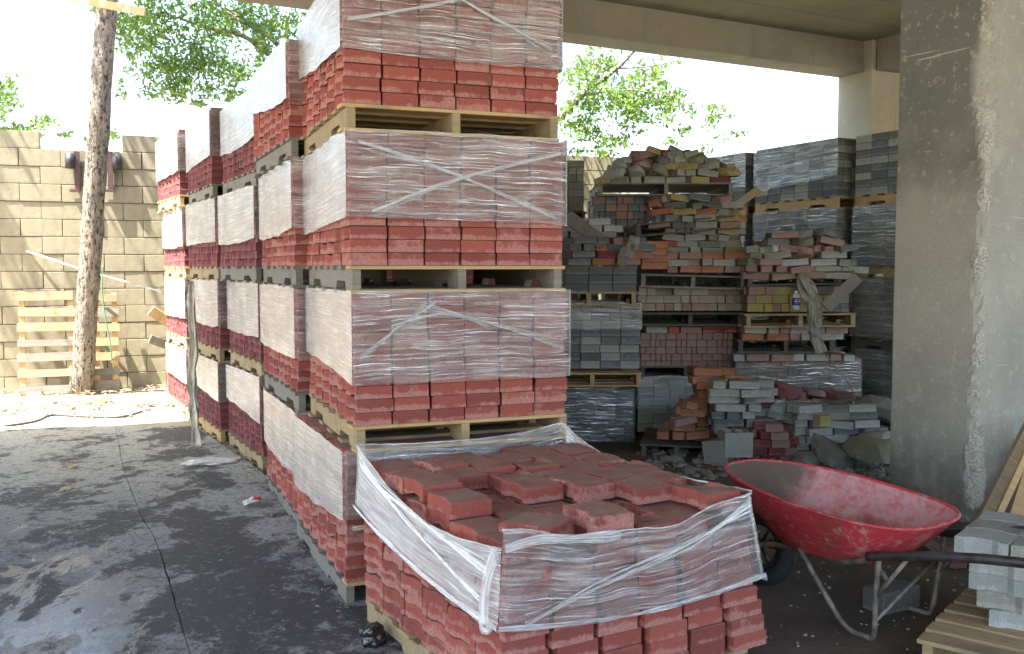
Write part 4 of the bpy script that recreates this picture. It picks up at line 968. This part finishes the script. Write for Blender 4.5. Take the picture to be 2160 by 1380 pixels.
pebbles(420, lambda r: (lambda y: Vector((-.66 - .30 * (y - 4.0) - .045 * (y - 4) ** 1.5 * 1.2 - abs(r.normal(0, .10)) - .03, y, .031)))(r.uniform(4.02, 8.6)), .002, .013, 'brown', 17, 'brick_crumbs')
pebbles(300, lambda r: Vector((r.uniform(-3.4, -.9), r.uniform(3.3, 8.8), .031)), .002, .008, 'pale', 18, 'pale_grit')
# litter on the driveway
p = AZ(543, 1066, .031); t = thing('food_wrapper', 'crumpled white food wrapper with rust-red print on the driveway by the stacks', 'wrapper', p, .4)
V = []; n = 9
for i in range(n):
    for j in range(n): x, y = (i / (n - 1) - .5) * .17, (j / (n - 1) - .5) * .13; V.append((x, y, .012 + .03 * abs(noise.noise(Vector((x * 22, y * 22, 3)))) + .02 * (1 - (i - 4) ** 2 / 16)))
Fc = [(i * n + j, (i + 1) * n + j, (i + 1) * n + j + 1, i * n + j + 1) for i in range(n - 1) for j in range(n - 1)]; ob('paper', mesh('paper', V, Fc, 'paper'), t); ob('print', mesh('print', [(v[0] * .45, v[1] * .45, v[2] + .006) for v in V], Fc, 'emblem_red'), t)
def crumple(label, name, loc, sx, sy, sz, mat, cat, seed):
    bm = bmesh.new(); bmesh.ops.create_icosphere(bm, subdivisions=4, radius=1)
    for v in bm.verts: q = 1 + .35 * noise.noise(v.co * 1.6 + Vector((seed, 0, 0))) + .10 * noise.noise(v.co * 3.5 + Vector((seed, 0, 0))); v.co = Vector((v.co.x * sx * q, v.co.y * sy * q, max(-.6, v.co.z) * sz * q + sz * .6))
    me = bpy.data.meshes.new(name); bm.to_mesh(me); bm.free(); me.materials.append(M[mat]); ul = me.uv_layers.new(name='UVMap')
    for l in me.loops: c = me.vertices[l.vertex_index].co; ul.data[l.index].uv = (c.x * 3, c.y * 1.5 + c.z)
    return ob(name, me, None, loc, (0, 0, .4), label=label, cat=cat)
M['bag'] = plain('black_plastic_bag', (.015, .015, .017), .18, 0, .8, .2, 12, .6)
crumple('small knotted black plastic bag on the ground by the front pallet', 'plastic_bag', AZ(786, 1358, .03), .055, .05, .05, 'bag', 'bag', 3)
crumple('torn film scrap lying on the driveway below the hanging strip', 'film_scrap', AZ(447, 975, .031), .2, .13, .018, 'film_thick', 'plastic scrap', 5)
M['limp'] = plain('limp_plastic', (.58, .52, .40), .7, 0, .3, .25, 9, .8)
M['film_hang'] = film_mat('old_hanging_film', .60, .25, (.60, .55, .43))
strands('long twisted strip of dull film hanging from the second tier to the ground', 'hanging_film', [AD(404, 598, 8.3), AD(404, 660, 8.2), AD(408, 730, 8.12), AD(405, 800, 8.1), AD(411, 870, 8.02), AD(414, 948, 7.93)], .085, 'limp', 'plastic strip', 6, 8, .016)

# ------------------------------------------------------------------ trees
def leaves(cl, sz, seed, mat='leaf', name='crown', dens=14):
    r = np.random.RandomState(seed); V = []; Fc = []
    for (px, py, rx, ry, d, k) in cl:
        n = int(rx * ry * 3.14 / dens * k); sub = [(r.normal(0, .42), r.normal(0, .42), r.normal(0, .3)) for _ in range(max(3, n // 26))]
        for i in range(n):
            s = sub[r.randint(len(sub))]; u, v, q = s[0] + r.normal(0, .16), s[1] + r.normal(0, .17), s[2] + r.normal(0, .15)
            c = AD(px + u * rx, py + v * ry, d + q)
            a = r.normal(0, 1, 3); a[2] -= .5; a /= np.linalg.norm(a); b_ = np.cross(a, r.normal(0, 1, 3)); b_ /= np.linalg.norm(b_); L = sz * (.6 + .7 * r.rand())
            A = Vector(a) * L * .5; Bv = Vector(b_) * L * .2; nn = A.cross(Bv).normalized() * L * .06
            k0 = len(V); V += [c - A, c - Bv - A * .1 + nn, c + A, c + Bv - A * .1 + nn]; Fc += [(k0, k0 + 1, k0 + 2), (k0, k0 + 2, k0 + 3)]
    return mesh(name, V, Fc, mat)
D1 = 13.4
tt = thing('leafy_tree', 'spreading leafy tree behind the red stacks, branches showing on both sides', 'tree')
ob('trunk', B().tube([(-1.2, 14.6, 0), (-1.15, 14.5, 1.6), (-1.1, 14.3, 3.0), (-1.0, 14.2, 4.4), (-1.0, 14.1, 5.8)], [.2, .17, .15, .13, .09], 12, .2).mesh('trunk', 'bark', True), tt)
for pts, r0 in (([(-1.1, 14.3, 3.0), AD(760, 190, 14), AD(640, 150, 13.5), AD(575, 118, D1), AD(510, 75, D1), AD(430, 55, D1), AD(380, 40, D1)], .07), ([AD(640, 150, 13.5), AD(570, 80, D1), AD(500, 40, D1), AD(450, 0, D1)], .045), ([AD(560, 100, D1), AD(545, 60, D1), AD(480, 20, D1)], .03),
    ([AD(420, 60, D1), AD(400, 110, D1), AD(380, 150, D1)], .015), ([(-1.1, 14.3, 2.6), AD(1100, 320, 13.8), AD(1188, 242, 13.4), AD(1235, 195, 13.3), AD(1300, 145, 13.2), AD(1335, 110, 13.2), AD(1380, 60, 13.2)], .065), ([AD(1235, 195, 13.3), AD(1260, 150, 13.2), AD(1290, 100, 13.2)], .02), ([AD(1240, 200, 13.3), AD(1310, 190, 13.2), AD(1400, 200, 13.1), AD(1500, 230, 13.1)], .018),
    ([AD(1300, 145, 13.2), AD(1370, 140, 13.2), AD(1420, 130, 13.2)], .015)):
    P = catmull(pts, 6); ob('limb', B().tube(P, [r0 * (1 - .8 * i / len(P)) for i in range(len(P))], 8, .2).mesh('limb', 'bark', True), tt)
CL = [(330, 50, 90, 70, D1, .9), (410, 130, 90, 60, D1, 1.1), (340, 165, 80, 45, D1, 1), (440, 50, 90, 60, 13.8, 1), (540, 40, 90, 50, 13.6, 1), (565, 115, 60, 55, D1, .6), (480, 160, 90, 45, D1, .6), (290, 100, 45, 60, D1, .7), (215, 15, 40, 30, D1, .6), (390, 195, 80, 25, D1, .5), (570, 180, 60, 25, D1, .4), (255, 190, 20, 25, D1, .4), (600, 60, 50, 50, 13.6, .7), (500, 195, 60, 25, D1, .5), (430, 225, 50, 16, D1, .35), (265, 60, 40, 50, D1, .6),
      (1240, 150, 70, 55, 13.5, 1), (1300, 200, 90, 65, 13.4, 1.1), (1225, 250, 55, 60, 13.4, .9), (1290, 290, 65, 40, 13.2, .7), (1370, 150, 60, 35, 13.6, .9), (1420, 225, 60, 45, 13.2, .9), (1345, 235, 60, 45, 13.2, .9), (1510, 230, 50, 28, 13, .45), (1500, 290, 55, 35, 13, .25), (1430, 290, 50, 30, 13.2, .3), (1250, 325, 60, 20, 13.0, .4)]
ob('crown', leaves(CL, .085, 3), tt, kind='stuff')
t2 = thing('small_tree', 'thin pale green tree top showing above the wall at the far left edge', 'tree', (-8, 15, 0)); q = Vector((8, -15, 0))
me = leaves([(10, 210, 40, 70, 15, .6), (60, 265, 70, 35, 15, .45), (25, 285, 40, 20, 15, .8), (250, 285, 30, 18, 15, .5), (150, 290, 50, 12, 15, .3)], .11, 8); me.transform(Matrix.Translation(q)); ob('crown', me, t2, kind='stuff')
ob('trunk', B().tube([(0, 0, 0), (.1, 0, 1.5), (.05, 0, 2.4), (.2, 0, 2.9)], [.08, .07, .05, .02], 8, .2).mesh('trunk', 'bark', True), t2)
t3 = thing('distant_tree', 'green tree glimpsed between the far column and the near pillar', 'tree', (7.3, 18, 0)); me = leaves([(1882, 215, 22, 60, 18, .9)], .12, 9); me.transform(Matrix.Translation(Vector((-7.3, -18, 0)))); ob('crown', me, t3, kind='stuff'); ob('trunk', B().tube([(0, 0, 0), (0, 0, 3), (0, 0, 4.2)], [.12, .1, .04], 8, .2).mesh('trunk', 'bark', True), t3)
# the crown that overhangs the yard above the frame and dapples the wall
t4 = thing('overhanging_tree', 'tall tree whose crown hangs over the sunlit strip before the block wall', 'tree', (-8.6, 13.4, 0))
ob('trunk', B().tube([(0, 0, 0), (.1, 0, 2.5), (.3, -.2, 5), (1.5, -1, 6.6), (3, -1.6, 7.4)], [.2, .17, .15, .1, .05], 10, .2).mesh('trunk', 'bark', True), t4)
rr = np.random.RandomState(12); cen = [(rr.uniform(-11, -1.5), rr.uniform(9.3, 14.5), rr.uniform(6.0, 8.2)) for _ in range(150)]
def canopy(r):
    c = cen[r.randint(len(cen))]
    if math.hypot(c[0] + 6.9, c[1] - 10.1) < 1.0: return None
    p = Vector((c[0] + r.normal(0, .27), c[1] + r.normal(0, .27), c[2] + r.normal(0, .2))); return p + Vector((8.6, -13.4, 0)) if p.z > 5.5 else None
ob('crown', scatter(19000, canopy, .06, 'leaf', 'crown', 21, .6), t4, kind='stuff')
